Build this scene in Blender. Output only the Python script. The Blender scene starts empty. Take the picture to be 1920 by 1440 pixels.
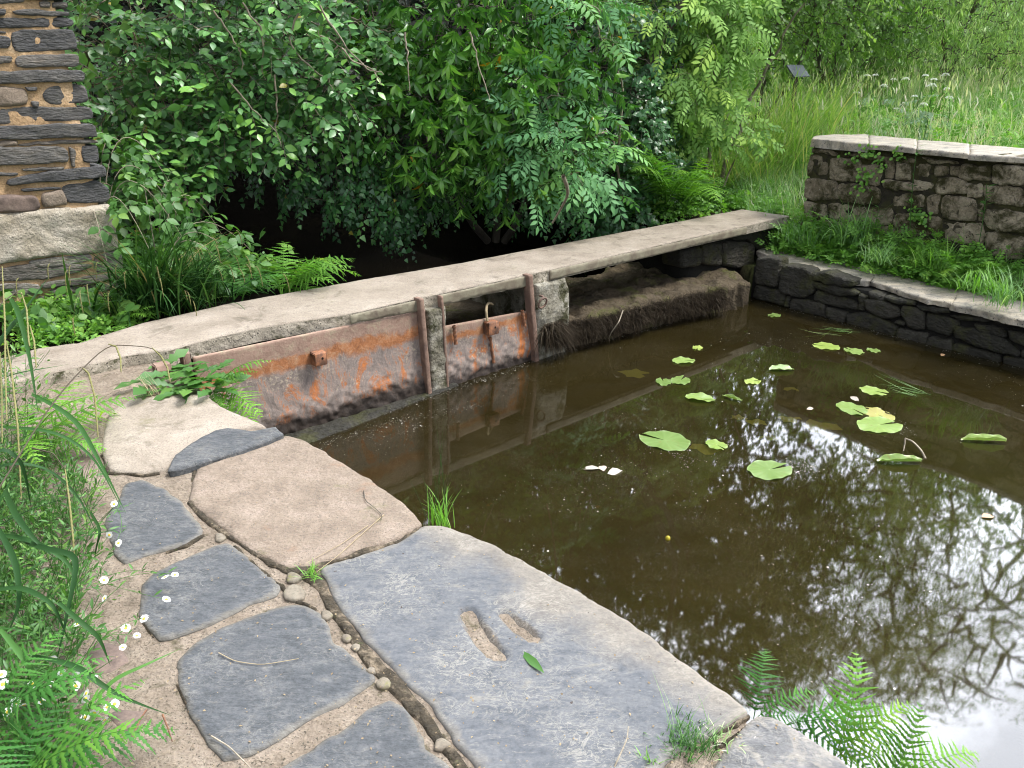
import bpy, math, random
import numpy as np
from mathutils import Vector
from mathutils.geometry import delaunay_2d_cdt

rad = math.radians
SC = bpy.context.scene
COL = SC.collection
RNG = np.random.default_rng(7)

# ------------------------------------------------------------------ camera geometry
CH, PITCH, F = 1.55, rad(22.5), 1450.0
C0 = np.array([0.0, 0.0, CH])
FW = np.array([0, math.cos(PITCH), -math.sin(PITCH)])
UP = np.array([0, math.sin(PITCH), math.cos(PITCH)])
RT = np.array([1.0, 0, 0])

def ray(px, py):
    return FW + RT * ((px - 960) / F) + UP * ((720 - py) / F)

def gz(px, py, z):                      # where the sight line meets a level z
    d = ray(px, py)
    return C0 + d * ((z - CH) / d[2])

def gy(px, py, Y):                      # where it meets a depth Y
    d = ray(px, py)
    return C0 + d * (Y / d[1])

class Plane:                            # vertical wall plane: u along, v up, n outward
    def __init__(s, p0, p1):
        s.o = np.array(p0, float)
        u = np.array(p1, float) - s.o; u[2] = 0
        s.u = u / np.linalg.norm(u)
        s.v = np.array([0, 0, 1.0])
        s.n = np.cross(s.u, s.v)
        if np.dot(s.n, C0 - s.o) < 0: s.n = -s.n
    def hit(s, px, py, off=0.0):
        d = ray(px, py)
        k = np.dot(s.o + s.n * off - C0, s.n) / np.dot(d, s.n)
        p = C0 + d * k - s.o
        return np.array([np.dot(p, s.u), p[2] + s.o[2]])     # (u, world z)
    def at(s, u, z, off=0.0):
        p = s.o + s.u * u + s.n * off
        return np.array([p[0], p[1], z])

def unit(a):
    a = np.asarray(a, float)
    return a / np.maximum(np.linalg.norm(a, axis=-1, keepdims=True), 1e-9)

# ------------------------------------------------------------------ noise
def vnoise(p, seed=0):
    p = np.asarray(p, float)
    i = np.floor(p).astype(np.int64); f = p - i
    u = f * f * (3 - 2 * f)
    def h(dx, dy, dz):
        n = ((i[:, 0] + dx) * 73856093) ^ ((i[:, 1] + dy) * 19349663) ^ ((i[:, 2] + dz) * 83492791) ^ (seed * 2654435761)
        n &= 0xffffffff
        n = ((n ^ (n >> 15)) * 2246822519) & 0xffffffff
        n = ((n ^ (n >> 13)) * 3266489917) & 0xffffffff
        return ((n ^ (n >> 16)) & 0xffffffff) / 4294967295.0
    r = 0
    for dx in (0, 1):
        wx = u[:, 0] if dx else 1 - u[:, 0]
        for dy in (0, 1):
            wy = u[:, 1] if dy else 1 - u[:, 1]
            for dz in (0, 1):
                wz = u[:, 2] if dz else 1 - u[:, 2]
                r = r + wx * wy * wz * h(dx, dy, dz)
    return r * 2 - 1

def fbm(p, scale, octv=3, seed=0):
    p = np.asarray(p, float) * scale
    a, r, t = 1.0, 0, 0
    for k in range(octv):
        r = r + a * vnoise(p * (2 ** k) + 17.3 * k, seed + k); t += a; a *= 0.5
    return r / t

# ------------------------------------------------------------------ mesh builder
class MB:
    def __init__(s):
        s.V, s.F, s.R, s.M, s.n = [], [], [], [], 0
    def add(s, V, Fc, rnd=0.5, mat=0):
        V = np.asarray(V, float).reshape(-1, 3); Fc = np.asarray(Fc, np.int64)
        if len(V) == 0 or len(Fc) == 0: return s
        s.V.append(V); s.F.append(Fc + s.n)
        s.R.append(np.broadcast_to(np.asarray(rnd, float), (len(V),)).copy())
        s.M.append(np.full(len(Fc), mat, np.int32)); s.n += len(V)
        return s
    def mesh(s, name, mats, origin, smooth=True):
        V = np.concatenate(s.V) - origin
        me = bpy.data.meshes.new(name)
        tot = [np.full(len(f), f.shape[1]) for f in s.F]
        tot = np.concatenate(tot); st = np.concatenate([[0], np.cumsum(tot)[:-1]])
        idx = np.concatenate([f.ravel() for f in s.F])
        me.vertices.add(len(V)); me.vertices.foreach_set('co', V.astype(np.float32).ravel())
        me.loops.add(len(idx)); me.loops.foreach_set('vertex_index', idx.astype(np.int32))
        me.polygons.add(len(tot)); me.polygons.foreach_set('loop_start', st.astype(np.int32))
        me.polygons.foreach_set('material_index', np.concatenate(s.M))
        me.polygons.foreach_set('use_smooth', np.full(len(tot), smooth))
        a = me.attributes.new('rnd', 'FLOAT', 'POINT')
        a.data.foreach_set('value', np.concatenate(s.R).astype(np.float32))
        for m in (mats if isinstance(mats, (list, tuple)) else [mats]): me.materials.append(m)
        me.update(calc_edges=True); me.validate()
        return me
    def build(s, name, mats, parent=None, smooth=True, loc=None):
        V = np.concatenate(s.V)
        if parent is not None: o0 = WLOC[parent.name]
        elif loc is not None: o0 = np.array(loc, float)
        else:
            lo, hi = V.min(0), V.max(0); o0 = np.array([(lo[0] + hi[0]) / 2, (lo[1] + hi[1]) / 2, lo[2]])
        o = bpy.data.objects.new(name, s.mesh(name, mats, o0, smooth)); COL.objects.link(o)
        if parent is not None: o.parent = parent
        else: o.location = o0
        WLOC[o.name] = o0
        return o
WLOC = {}

def tag(o, label=None, cat=None, group=None, kind=None):
    if label: o['label'] = label
    if cat: o['category'] = cat
    if group: o['group'] = group
    if kind: o['kind'] = kind
    return o

def thing(name, loc, label, cat, group=None, rz=0.0):
    o = bpy.data.objects.new(name, None); COL.objects.link(o)
    o.empty_display_size = 0.1
    o.location = tuple(float(v) for v in loc); o.rotation_euler[2] = rz
    WLOC[o.name] = np.array(loc, float)
    return tag(o, label, cat, group)

# ------------------------------------------------------------------ shape helpers
def inside(P, poly):
    x, y = P[:, 0], P[:, 1]; r = np.zeros(len(P), bool); n = len(poly)
    for i in range(n):
        x0, y0 = poly[i]; x1, y1 = poly[(i + 1) % n]
        c = ((y0 > y) != (y1 > y))
        if y1 != y0: r ^= c & (x < (x1 - x0) * (y - y0) / (y1 - y0) + x0)
    return r

def dist_poly(P, poly):
    d = np.full(len(P), 1e9)
    n = len(poly)
    for i in range(n):
        a = poly[i]; b = poly[(i + 1) % n]; ab = b - a
        L = max(np.dot(ab, ab), 1e-12)
        t = np.clip(((P - a) @ ab) / L, 0, 1)
        q = P - a - t[:, None] * ab
        d = np.minimum(d, np.hypot(q[:, 0], q[:, 1]))
    return d

def chaikin(poly, n=1):
    for c in ((.12, .25) if n == 1 else (.25,) * n):
        q = np.roll(poly, -1, 0)
        poly = np.stack([poly * (1 - c) + q * c, poly * c + q * (1 - c)], 1).reshape(-1, 2)
    return poly

def densify(poly, step):
    out = []
    for i in range(len(poly)):
        a, b = poly[i], poly[(i + 1) % len(poly)]
        k = max(1, int(round(np.linalg.norm(b - a) / step)))
        for j in range(k): out.append(a + (b - a) * j / k)
    return np.array(out)

def slab(mb, poly, thick, res=.03, er=.02, amp=.004, ns=6, seed=0, jit=.004, smooth=1, frame=None, z0=0., rnd=.5, mat=0,
         func=None, rough=.0, rows=3, skirtmat=None, dome=0.0, jns=14, rim=0.):
    """Block of stone or concrete from its outline: rounded arris, uneven top, rough sides. Local plane x,y and height; frame maps it to the world."""
    poly = np.array(poly, float)
    A = np.sum(poly[:, 0] * np.roll(poly[:, 1], -1) - np.roll(poly[:, 0], -1) * poly[:, 1])
    if A < 0: poly = poly[::-1]
    poly = densify(chaikin(poly, smooth) if smooth else poly, res)
    P3 = np.c_[poly, np.full(len(poly), seed * 3.7)]
    poly = poly + jit * np.c_[fbm(P3, jns, 3, seed), fbm(P3 + 50, jns, 3, seed + 9)]
    lo, hi = poly.min(0), poly.max(0)
    gx, gyy = np.meshgrid(np.arange(lo[0], hi[0], res), np.arange(lo[1], hi[1], res * .87))
    gx = gx + (np.arange(gx.shape[0]) % 2)[:, None] * res * .5
    G = np.c_[gx.ravel(), gyy.ravel()]
    G = G + RNG.uniform(-.12, .12, G.shape) * res
    G = G[inside(G, poly)]
    if len(G):
        G = G[dist_poly(G, poly) > res * .45]
    # a ring close to the edge, so that the arris is crisp
    cen = poly.mean(0)
    nx = np.roll(poly, -1, 0) - np.roll(poly, 1, 0); nrm = unit(np.c_[-nx[:, 1], nx[:, 0]])
    ring = poly + nrm * min(er, res) * .35
    ring = ring[inside(ring, poly)]
    ring = ring[dist_poly(ring, poly) > min(er, res) * .2] if len(ring) else ring
    pts = np.concatenate([poly, ring, G]) if len(G) else np.concatenate([poly, ring])
    n = len(poly)
    r = delaunay_2d_cdt([Vector(p) for p in pts], [(i, (i + 1) % n) for i in range(n)], [], 1, 1e-6)
    V2 = np.array([tuple(v) for v in r[0]]); T = np.array([f for f in r[2] if len(f) == 3])
    a, b, c = V2[T[:, 0]], V2[T[:, 1]], V2[T[:, 2]]
    cr = (b[:, 0] - a[:, 0]) * (c[:, 1] - a[:, 1]) - (b[:, 1] - a[:, 1]) * (c[:, 0] - a[:, 0])
    T = np.where((cr < 0)[:, None], T[:, ::-1], T)
    d = dist_poly(V2, poly)
    q = 1 - np.minimum(d / max(er, 1e-6), 1)
    h = -er * (1 - np.sqrt(np.maximum(1 - q * q, 0)))
    h = h + amp * fbm(np.c_[V2, np.full(len(V2), seed * 1.3)], ns, 4, seed)
    if dome: h = h + dome * np.minimum(d / (.5 * min(hi - lo)), 1) ** .6
    if func is not None: h = h + func(V2)
    # boundary edges -> skirt
    E = np.concatenate([T[:, [0, 1]], T[:, [1, 2]], T[:, [2, 0]]])
    key = np.sort(E, 1); key = key[:, 0] * 10000000 + key[:, 1]
    u, inv, cnt = np.unique(key, return_inverse=True, return_counts=True)
    B = E[cnt[inv] == 1]
    bv = np.unique(B); pos = {int(v): i for i, v in enumerate(bv)}
    X, Y, Z = (np.array([1., 0, 0]), np.array([0, 1., 0]), np.array([0, 0, 1.])) if frame is None else frame[1:]
    O = np.zeros(3) if frame is None else frame[0]
    W = lambda xy, hh: O + xy[:, :1] * X + xy[:, 1:2] * Y + hh[:, None] * Z
    V = W(V2, h + z0)
    mb.add(V, T, np.clip(d / rim, 0, 1) if rim else rnd, mat)
    base, hb = V2[bv], h[bv] + z0
    out = unit(base - cen)
    rowsV = [W(base, hb)]
    for k in range(1, rows + 1):
        f = k / rows
        nz = fbm(np.c_[base, np.full(len(base), f * thick * 1.0 + seed)], 22, 3, seed + 3) if rough else np.zeros(len(base))
        rowsV.append(W(base + out * (nz * rough)[:, None], hb * (1 - f) + (z0 - thick) * f))
    SV = np.concatenate(rowsV); m = len(bv); SF = []
    i0 = np.array([pos[int(e)] for e in B[:, 0]]); i1 = np.array([pos[int(e)] for e in B[:, 1]])
    for k in range(rows):
        SF.append(np.c_[i0 + k * m, i0 + (k + 1) * m, i1 + (k + 1) * m, i1 + k * m])
    mb.add(SV, np.concatenate(SF), 0. if rim else rnd, mat if skirtmat is None else skirtmat)

def box(mb, c, sx, sy, sz, ax=None, rnd=.5, mat=0, bev=.004):
    """Bevelled box with centre c, full sizes and axes."""
    X, Y, Z = np.eye(3) if ax is None else ax
    h = np.array([sx, sy, sz]) / 2; b = min(bev, h.min() * .45)
    V, Fc = [], []
    sg = [(-1, -1, -1), (1, -1, -1), (1, 1, -1), (-1, 1, -1), (-1, -1, 1), (1, -1, 1), (1, 1, 1), (-1, 1, 1)]
    idx = {}
    for i, s in enumerate(sg):
        for a in range(3):
            p = np.array(s) * (h - b); p[a] = s[a] * h[a]; idx[(i, a)] = len(V); V.append(p)
    def f(*q): Fc.append(q)
    for a, quads in ((0, [(1, 2, 6, 5), (0, 4, 7, 3)]), (1, [(0, 1, 5, 4), (2, 3, 7, 6)]), (2, [(0, 3, 2, 1), (4, 5, 6, 7)])):
        for q in quads: f(*[idx[(i, a)] for i in q])
    for i in range(8):
        for j in range(i + 1, 8):
            df = [a for a in range(3) if sg[i][a] != sg[j][a]]
            if len(df) == 1:
                o = [a for a in range(3) if a != df[0]]
                f(idx[(i, o[0])], idx[(j, o[0])], idx[(j, o[1])], idx[(i, o[1])])
    V = np.array(V); tri = np.array([[idx[(i, 0)], idx[(i, 1)], idx[(i, 2)]] for i in range(8)])
    W = np.asarray(c, float) + V[:, :1] * X + V[:, 1:2] * Y + V[:, 2:] * Z
    n0 = mb.n
    mb.add(W, np.array(Fc), rnd, mat)
    mb.F.append(tri + n0); mb.M.append(np.full(8, mat, np.int32))

def tubes(mb, P, R, sides=5, rnd=.5, mat=0):
    """Many tubes at once: P (m,k,3), R (m,k)."""
    P = np.asarray(P, float); R = np.asarray(R, float); m, k, _ = P.shape
    T = np.empty_like(P); T[:, 1:-1] = P[:, 2:] - P[:, :-2]; T[:, 0] = P[:, 1] - P[:, 0]; T[:, -1] = P[:, -1] - P[:, -2]
    T = unit(T)
    ref = np.where(np.abs(T[..., 2:]) > .9, np.array([1., 0, 0]), np.array([0, 0, 1.]))
    A = unit(np.cross(T, ref)); B = np.cross(T, A)
    th = np.arange(sides) * 2 * math.pi / sides
    V = P[:, :, None] + R[:, :, None, None] * (np.cos(th)[None, None, :, None] * A[:, :, None] + np.sin(th)[None, None, :, None] * B[:, :, None])
    idx = np.arange(m * k * sides).reshape(m, k, sides); nx = np.roll(idx, -1, 2)
    Fc = np.stack([idx[:, :-1], nx[:, :-1], nx[:, 1:], idx[:, 1:]], -1).reshape(-1, 4)
    rv = np.repeat(np.broadcast_to(np.asarray(rnd, float), (m,)), k * sides)
    mb.add(V.reshape(-1, 3), Fc, rv, mat)

def tube(mb, pts, r0, r1=None, sides=6, rnd=.5, mat=0):
    pts = np.array(pts, float); r1 = r0 if r1 is None else r1
    tubes(mb, pts[None], np.linspace(r0, r1, len(pts))[None], sides, rnd, mat)

def bez(a, b, c, k=7):
    t = np.linspace(0, 1, k)[:, None]
    return (1 - t) ** 2 * np.array(a) + 2 * t * (1 - t) * np.array(b) + t * t * np.array(c)

def place(mb, tv, tf, P, Y, N, S, rnd=.5, mat=0):
    """Copies of a leaf template: Y leaf direction, N its upper side, S size."""
    Y = unit(Y); X = unit(np.cross(Y, N)); Nn = np.cross(X, Y)
    S = np.broadcast_to(np.asarray(S, float), (len(P),))
    V = P[:, None] + S[:, None, None] * (tv[None, :, :1] * X[:, None] + tv[None, :, 1:2] * Y[:, None] + tv[None, :, 2:] * Nn[:, None])
    Fc = (tf[None] + (np.arange(len(P)) * len(tv))[:, None, None]).reshape(-1, tf.shape[1])
    rv = np.repeat(np.broadcast_to(np.asarray(rnd, float), (len(P),)), len(tv))
    mb.add(V.reshape(-1, 3), Fc, rv, mat)

def leaf_tpl(width=.5, prof=((0, .0), (.18, .55), (.42, 1), (.7, .75), (1, 0)), fold=.18, droop=.18, stalk=.08):
    V = []; rows = []
    for t, w in prof:
        y = stalk + t; z = -droop * t * t; hw = w * width / 2
        if hw < 1e-6: rows.append([len(V)]); V.append((0, y, z))
        else:
            rows.append([len(V), len(V) + 1, len(V) + 2]); V += [(-hw, y, z + fold * hw), (0, y, z), (hw, y, z + fold * hw)]
    T = []
    for a, b in zip(rows[:-1], rows[1:]):
        if len(a) == 1: T += [(a[0], b[1], b[0]), (a[0], b[2], b[1])]
        elif len(b) == 1: T += [(a[0], a[1], b[0]), (a[1], a[2], b[0])]
        else: T += [(a[0], a[1], b[1]), (a[0], b[1], b[0]), (a[1], a[2], b[2]), (a[1], b[2], b[1])]
    return np.array(V, float), np.array(T)

OVAL = leaf_tpl(.58)
ROUND = leaf_tpl(.8, ((0, 0), (.15, .7), (.45, 1), (.75, .75), (1, 0)), .12, .12)
LANCE = leaf_tpl(.30, ((0, 0), (.25, .8), (.5, 1), (.78, .6), (1, 0)), .35, .35)
WILLOW = leaf_tpl(.17, ((0, 0), (.4, 1), (1, 0)), .2, .25)
SIMPLE = leaf_tpl(.62, ((0, 0), (.4, 1), (1, 0)), .2, .2)
IVY = leaf_tpl(.95, ((0, .5), (.12, 1), (.3, .72), (.5, .62), (1, 0)), .1, .25, .15)

def compound(tpl, pairs, leaf=.3, term=True, start=.25, droop=.3, ang=60):
    mbv, mbf, n = [], [], 0
    P, Y, N = [], [], []
    for i in range(pairs):
        t = start + (1 - start) * i / max(pairs - .35, 1)
        for s in (-1, 1):
            P.append((0, t, -droop * t * t)); a = rad(ang); Y.append((s * math.sin(a), math.cos(a), -.25)); N.append((0, .2, 1))
    if term: P.append((0, 1, -droop)); Y.append((0, 1, -.6)); N.append((0, .6, 1))
    m = MB(); place(m, tpl[0], tpl[1], np.array(P, float), np.array(Y, float), np.array(N, float), leaf)
    t = np.linspace(0, 1, 4); c = np.c_[np.zeros(4), t, -droop * t * t]
    w = .008
    V = np.concatenate([c + [-w, 0, 0], c + [w, 0, 0]]); m.add(V, [(i, i + 4, i + 5, i + 1) for i in range(3)])
    tri = np.concatenate([np.concatenate([f[:, :3], f[:, [0, 2, 3]]]) if f.shape[1] == 4 else f for f in m.F])
    return np.concatenate(m.V), tri
ASH = compound(leaf_tpl(.42), 4, .36)
TRI = compound(leaf_tpl(.68), 1, .62, True, .9, .15, 75)
HERB = compound(leaf_tpl(.55), 3, .42, True, .3, .25, 55)

def blades(mb, P, az, L, lean, curl, w, segs=6, rnd=.5, mat=0, tipw=.05, fold=.0):
    """Grass blades and the like: lean from upright at the foot, curl added by the tip (radians)."""
    P = np.asarray(P, float); m = len(P)
    B = lambda v: np.broadcast_to(np.asarray(v, float), (m,))
    az, L, lean, curl, w = map(B, (az, L, lean, curl, w))
    t = (np.arange(segs) + .5) / segs
    ph = lean[:, None] + curl[:, None] * t
    dr = np.sin(ph) * (L / segs)[:, None]; dz = np.cos(ph) * (L / segs)[:, None]
    r = np.c_[np.zeros(m), np.cumsum(dr, 1)]; z = np.c_[np.zeros(m), np.cumsum(dz, 1)]
    cen = P[:, None] + np.stack([r * np.cos(az)[:, None], r * np.sin(az)[:, None], z], -1)
    side = np.stack([-np.sin(az), np.cos(az), np.zeros(m)], -1)[:, None]
    tt = np.linspace(0, 1, segs + 1)
    ww = (w[:, None] * np.minimum(1, (.55 + 1.2 * tt)) * np.maximum(1 - tt ** 2.2, tipw))[..., None] * .5
    V = np.stack([cen - side * ww, cen + side * ww], 2).reshape(-1, 3)
    i = np.arange(m * (segs + 1) * 2).reshape(m, segs + 1, 2)
    Fc = np.stack([i[:, :-1, 0], i[:, :-1, 1], i[:, 1:, 1], i[:, 1:, 0]], -1).reshape(-1, 4)
    mb.add(V, Fc, np.repeat(B(rnd), (segs + 1) * 2), mat)
    return cen

# ------------------------------------------------------------------ materials
def mat(name):
    m = bpy.data.materials.new(name); m.use_nodes = True
    nt = m.node_tree; b = nt.nodes['Principled BSDF']
    return m, nt, b

class NT:
    def __init__(s, nt): s.nt = nt
    def n(s, t, **k):
        x = s.nt.nodes.new(t)
        for a, v in k.items(): setattr(x, a, v)
        return x
    def l(s, a, b): s.nt.links.new(a, b)
    def pos(s, scale=(1, 1, 1), rot=0.):
        g = s.n('ShaderNodeNewGeometry'); m = s.n('ShaderNodeMapping')
        m.inputs['Scale'].default_value = scale; m.inputs['Rotation'].default_value[2] = rot
        s.l(g.outputs['Position'], m.inputs['Vector']); return m.outputs[0]
    def noise(s, vec, scale, detail=5, rough=.6, dist=0.):
        x = s.n('ShaderNodeTexNoise'); x.inputs['Scale'].default_value = scale; x.inputs['Detail'].default_value = detail
        x.inputs['Roughness'].default_value = rough; x.inputs['Distortion'].default_value = dist
        if vec is not None: s.l(vec, x.inputs['Vector'])
        return x.outputs['Fac']
    def ramp(s, fac, stops, interp='LINEAR'):
        r = s.n('ShaderNodeValToRGB'); r.color_ramp.interpolation = interp
        e = r.color_ramp.elements
        while len(e) < len(stops): e.new(.5)
        for q, (p, c) in zip(e, stops):
            q.position = p; q.color = (*c, 1) if isinstance(c, tuple) else (c, c, c, 1)
        s.l(fac, r.inputs[0]); return r.outputs['Color']
    def mix(s, fac, a, b, mode='MIX'):
        x = s.n('ShaderNodeMix', data_type='RGBA', blend_type=mode)
        for v, i in ((fac, 0), (a, 6), (b, 7)):
            if isinstance(v, (int, float)): x.inputs[i].default_value = v
            elif isinstance(v, tuple): x.inputs[i].default_value = (*v, 1)
            else: s.l(v, x.inputs[i])
        return x.outputs[2]
    def math(s, op, a, b=0., clamp=False):
        x = s.n('ShaderNodeMath', operation=op, use_clamp=clamp)
        for v, i in ((a, 0), (b, 1)):
            if isinstance(v, (int, float)): x.inputs[i].default_value = v
            else: s.l(v, x.inputs[i])
        return x.outputs[0]
    def attr(s, name='rnd'):
        x = s.n('ShaderNodeAttribute'); x.attribute_name = name; return x.outputs['Fac']
    def bump(s, h, strength, dist, b, prev=None):
        x = s.n('ShaderNodeBump'); x.inputs['Strength'].default_value = strength; x.inputs['Distance'].default_value = dist
        s.l(h, x.inputs['Height'])
        if prev is not None: s.l(prev, x.inputs['Normal'])
        if b is not None: s.l(x.outputs[0], b.inputs['Normal'])
        return x.outputs[0]
    def sep(s, vec):
        x = s.n('ShaderNodeSeparateXYZ'); s.l(vec, x.inputs[0]); return x.outputs

def leafmat(name, stops, rough=.45, trans=.35, tcol=None, spec=.5, vary=False, blot=0.):
    m, nt, b = mat(name); k = NT(nt)
    c = k.ramp(k.attr(), stops)
    oi = k.n('ShaderNodeObjectInfo'); c = k.mix(1.0, c, k.ramp(oi.outputs['Random'], [(0, (.62, .68, .70)), (.5, (1., 1., 1.)), (.85, (1.2, 1.12, .95)), (1, (1.5, 1.15, .8))]), 'MULTIPLY') if vary else c
    if blot: c = k.mix(k.ramp(k.noise(k.pos(), 38, 5, .7, .5), [(.60, 0.), (.66, blot)]), c, (.20, .13, .045))
    k.l(c, b.inputs['Base Color']); b.inputs['Roughness'].default_value = rough; b.inputs['Specular IOR Level'].default_value = spec
    if trans > 0:
        t = k.n('ShaderNodeBsdfTranslucent'); mx = k.n('ShaderNodeMixShader'); mx.inputs[0].default_value = trans
        tc = k.mix(1.0, c, tcol or (1.0, 1.15, .45), 'MULTIPLY'); k.l(tc, t.inputs['Color'])
        k.l(b.outputs[0], mx.inputs[1]); k.l(t.outputs[0], mx.inputs[2])
        k.l(mx.outputs[0], nt.nodes['Material Output'].inputs['Surface'])
    return m

def stone(name, stops, scale=5, stretch=(1, 1, 1), rot=0., rough=.85, bump=.4, speck=None, spots=None, bscale=60, moss=None, detail=8, rndmix=0., bdist=.004, spec=.3, scratch=None, rimcol=None):
    """Stone, mortar and concrete: broad clouds of colour, fine specks, optional moss and per-stone tone."""
    m, nt, b = mat(name); k = NT(nt)
    p = k.pos(stretch, rot); p0 = k.pos()
    f = k.noise(p, scale, detail, .65, .3)
    if rndmix:
        f = k.math('ADD', k.math('MULTIPLY', f, 1 - rndmix), k.math('MULTIPLY', k.attr(), rndmix))
    c = k.ramp(f, stops)
    fine = k.noise(p0, 90, 4, .7)
    c = k.mix(.55, c, k.ramp(fine, [(.3, (.55, .55, .55)), (.5, (.95, .95, .95)), (.75, (1.4, 1.36, 1.3))]), 'MULTIPLY')
    if speck:
        s_ = k.noise(p0, speck[1], 2, .5); c = k.mix(k.ramp(s_, [(speck[2], 0.), (speck[2] + .04, 1.)]), c, speck[0])
    if spots:
        s_ = k.noise(p0, spots[1], 6, .7, .6); c = k.mix(k.ramp(s_, [(spots[2], 0.), (spots[2] + spots[3], 1.)]), c, spots[0])
    if moss:
        s_ = k.noise(p0, moss[1], 7, .72, .4); c = k.mix(k.ramp(s_, [(moss[2], 0.), (moss[2] + .12, 1.)]), c, moss[0])
    if rimcol:                            # worn, sandy border of a slab
        rim_ = k.math('ADD', k.attr(), k.math('MULTIPLY', k.math('SUBTRACT', k.noise(p0, 16, 6, .7), .5), 1.3))
        c = k.mix(k.ramp(rim_, [(.05, .55), (.42, 0.)]), c, rimcol)
    if scratch:                           # pale abraded lines along the cleavage
        for sc_, st_ in ((scratch[1], stretch), (scratch[1] * .45, (1, 1.3, 1))):
            q_ = k.noise(k.pos(st_, rot + .25), sc_, 4, .6, 1.6)
            ln = k.math('MULTIPLY', k.ramp(q_, [(.470, 0.), (.5, 1.), (.530, 0.)]), k.ramp(k.noise(p0, 5, 4, .6), [(.42, 0.), (.60, scratch[2])]))
            c = k.mix(ln, c, scratch[0])
    k.l(c, b.inputs['Base Color']); b.inputs['Roughness'].default_value = rough; b.inputs['Specular IOR Level'].default_value = spec
    n1 = k.bump(k.noise(p, bscale, 8, .7), bump, bdist, None)
    k.bump(k.noise(p, scale * 2.5, 6, .6), bump, bdist * 3, b, n1)
    return m, nt, b, k, c

def plain(name, col, rough=.7, metal=0., spec=.3):
    m, nt, b = mat(name); b.inputs['Base Color'].default_value = (*col, 1); b.inputs['Roughness'].default_value = rough
    b.inputs['Metallic'].default_value = metal; b.inputs['Specular IOR Level'].default_value = spec
    return m

# ================================================================== MATERIALS
M = {}
def S(key, *a, **k):
    M[key] = stone(key, *a, **k)[0]
S('slate', [(.28, (0.075, 0.075, 0.075)), (.44, (0.105, 0.105, 0.105)), (.56, (0.137, 0.134, 0.132)), (.66, (0.180, 0.170, 0.150)), (.80, (0.255, 0.224, 0.174))], 8, (1, 2.2, 1), .95, .8, .7, speck=((.30, .29, .265), 120, .76), spots=((.25, .225, .185), 9, .56, .16), bscale=40, spec=.15, scratch=((.28, .26, .225), 24, .45), rimcol=(.19, .168, .132))
S('slate_dark', [(.25, (.046, .049, .052)), (.45, (.064, .068, .072)), (.60, (.088, .091, .094)), (.78, (.150, .142, .126))], 15, (1, 1.9, 1), -.35, .78, .8, speck=((.22, .212, .195), 105, .74), spots=((.145, .135, .115), 26, .60, .14), bscale=44, spec=.18, scratch=((.19, .182, .165), 28, .45), rimcol=(.17, .15, .118))
S('base_slate', [(.2, (0.075, 0.069, 0.060)), (.5, (0.188, 0.169, 0.144)), (.75, (0.338, 0.312, 0.269))], 6, (1, 1, 5), 0, .8, 1.0, spots=((.25, .14, .07), 6, .60, .1), bscale=34, rndmix=.25, bdist=.012, moss=((.16, .16, .07), 5, .62))
S('sandstone', [(.25, (0.134, 0.103, 0.076)), (.5, (0.205, 0.160, 0.120)), (.75, (0.271, 0.217, 0.172))], 7, speck=((.12, .10, .08), 190, .60), spots=((.22, .125, .075), 3.1, .60, .14), bscale=110, bump=1.0, moss=((.11, .105, .04), 3.3, .60), bdist=.006)
S('concrete', [(.25, (0.188, 0.154, 0.118)), (.5, (0.261, 0.220, 0.173)), (.75, (0.327, 0.283, 0.230))], 4.0, speck=((.10, .085, .07), 180, .62), spots=((.115, .095, .07), 5, .55, .14), bscale=120, bump=.9, moss=((.12, .112, .05), 2.6, .62), bdist=.005)
S('concrete_edge', [(.25, (0.189, 0.167, 0.123)), (.5, (0.348, 0.304, 0.239)), (.75, (0.522, 0.464, 0.377))], 9, speck=((.08, .07, .06), 90, .62), bscale=60, bump=.8, moss=((.055, .055, .022), 7, .52), bdist=.008)
S('mortar', [(.25, (0.190, 0.148, 0.106)), (.5, (0.281, 0.224, 0.166)), (.75, (0.367, 0.304, 0.235))], 9, speck=((.10, .085, .062), 120, .63), spots=((.10, .085, .045), 7, .58, .1), bscale=100, bump=1.4, bdist=.010, moss=((.10, .095, .035), 5, .63))
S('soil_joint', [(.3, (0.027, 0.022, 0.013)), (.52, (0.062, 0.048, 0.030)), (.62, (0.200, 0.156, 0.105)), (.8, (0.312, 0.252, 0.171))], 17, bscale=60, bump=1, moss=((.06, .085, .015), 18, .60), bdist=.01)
S('cobble', [(.3, (0.116, 0.093, 0.068)), (.7, (0.184, 0.160, 0.122))], 12, speck=((.1, .09, .07), 140, .66), bscale=90, moss=((.13, .12, .05), 14, .56))
S('redstone', [(.3, (.09, .066, .055)), (.55, (.145, .105, .085)), (.75, (.21, .165, .13))], 7, bscale=70)
S('mill_slate', [(.1, (0.043, 0.044, 0.046)), (.4, (0.093, 0.091, 0.091)), (.6, (0.154, 0.144, 0.129)), (.9, (0.290, 0.235, 0.185))], 8, (1, 1, 4), 0, .75, 1.0, spots=((.15, .14, .12), 9, .62, .1), bscale=34, rndmix=.35, bdist=.012, moss=((.085, .085, .04), 5, .66))
S('ochre_mortar', [(.25, (.27, .17, .085)), (.5, (.40, .265, .145)), (.8, (.48, .36, .235))], 7, speck=((.2, .12, .06), 120, .66), bscale=60, bump=.9, bdist=.008)
S('granite', [(.25, (0.252, 0.210, 0.144)), (.5, (0.372, 0.324, 0.252)), (.75, (0.468, 0.426, 0.354))], 5, speck=((.17, .15, .12), 95, .63), bscale=45, bump=1.0, moss=((.22, .19, .08), 4, .62), bdist=.012)
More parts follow.
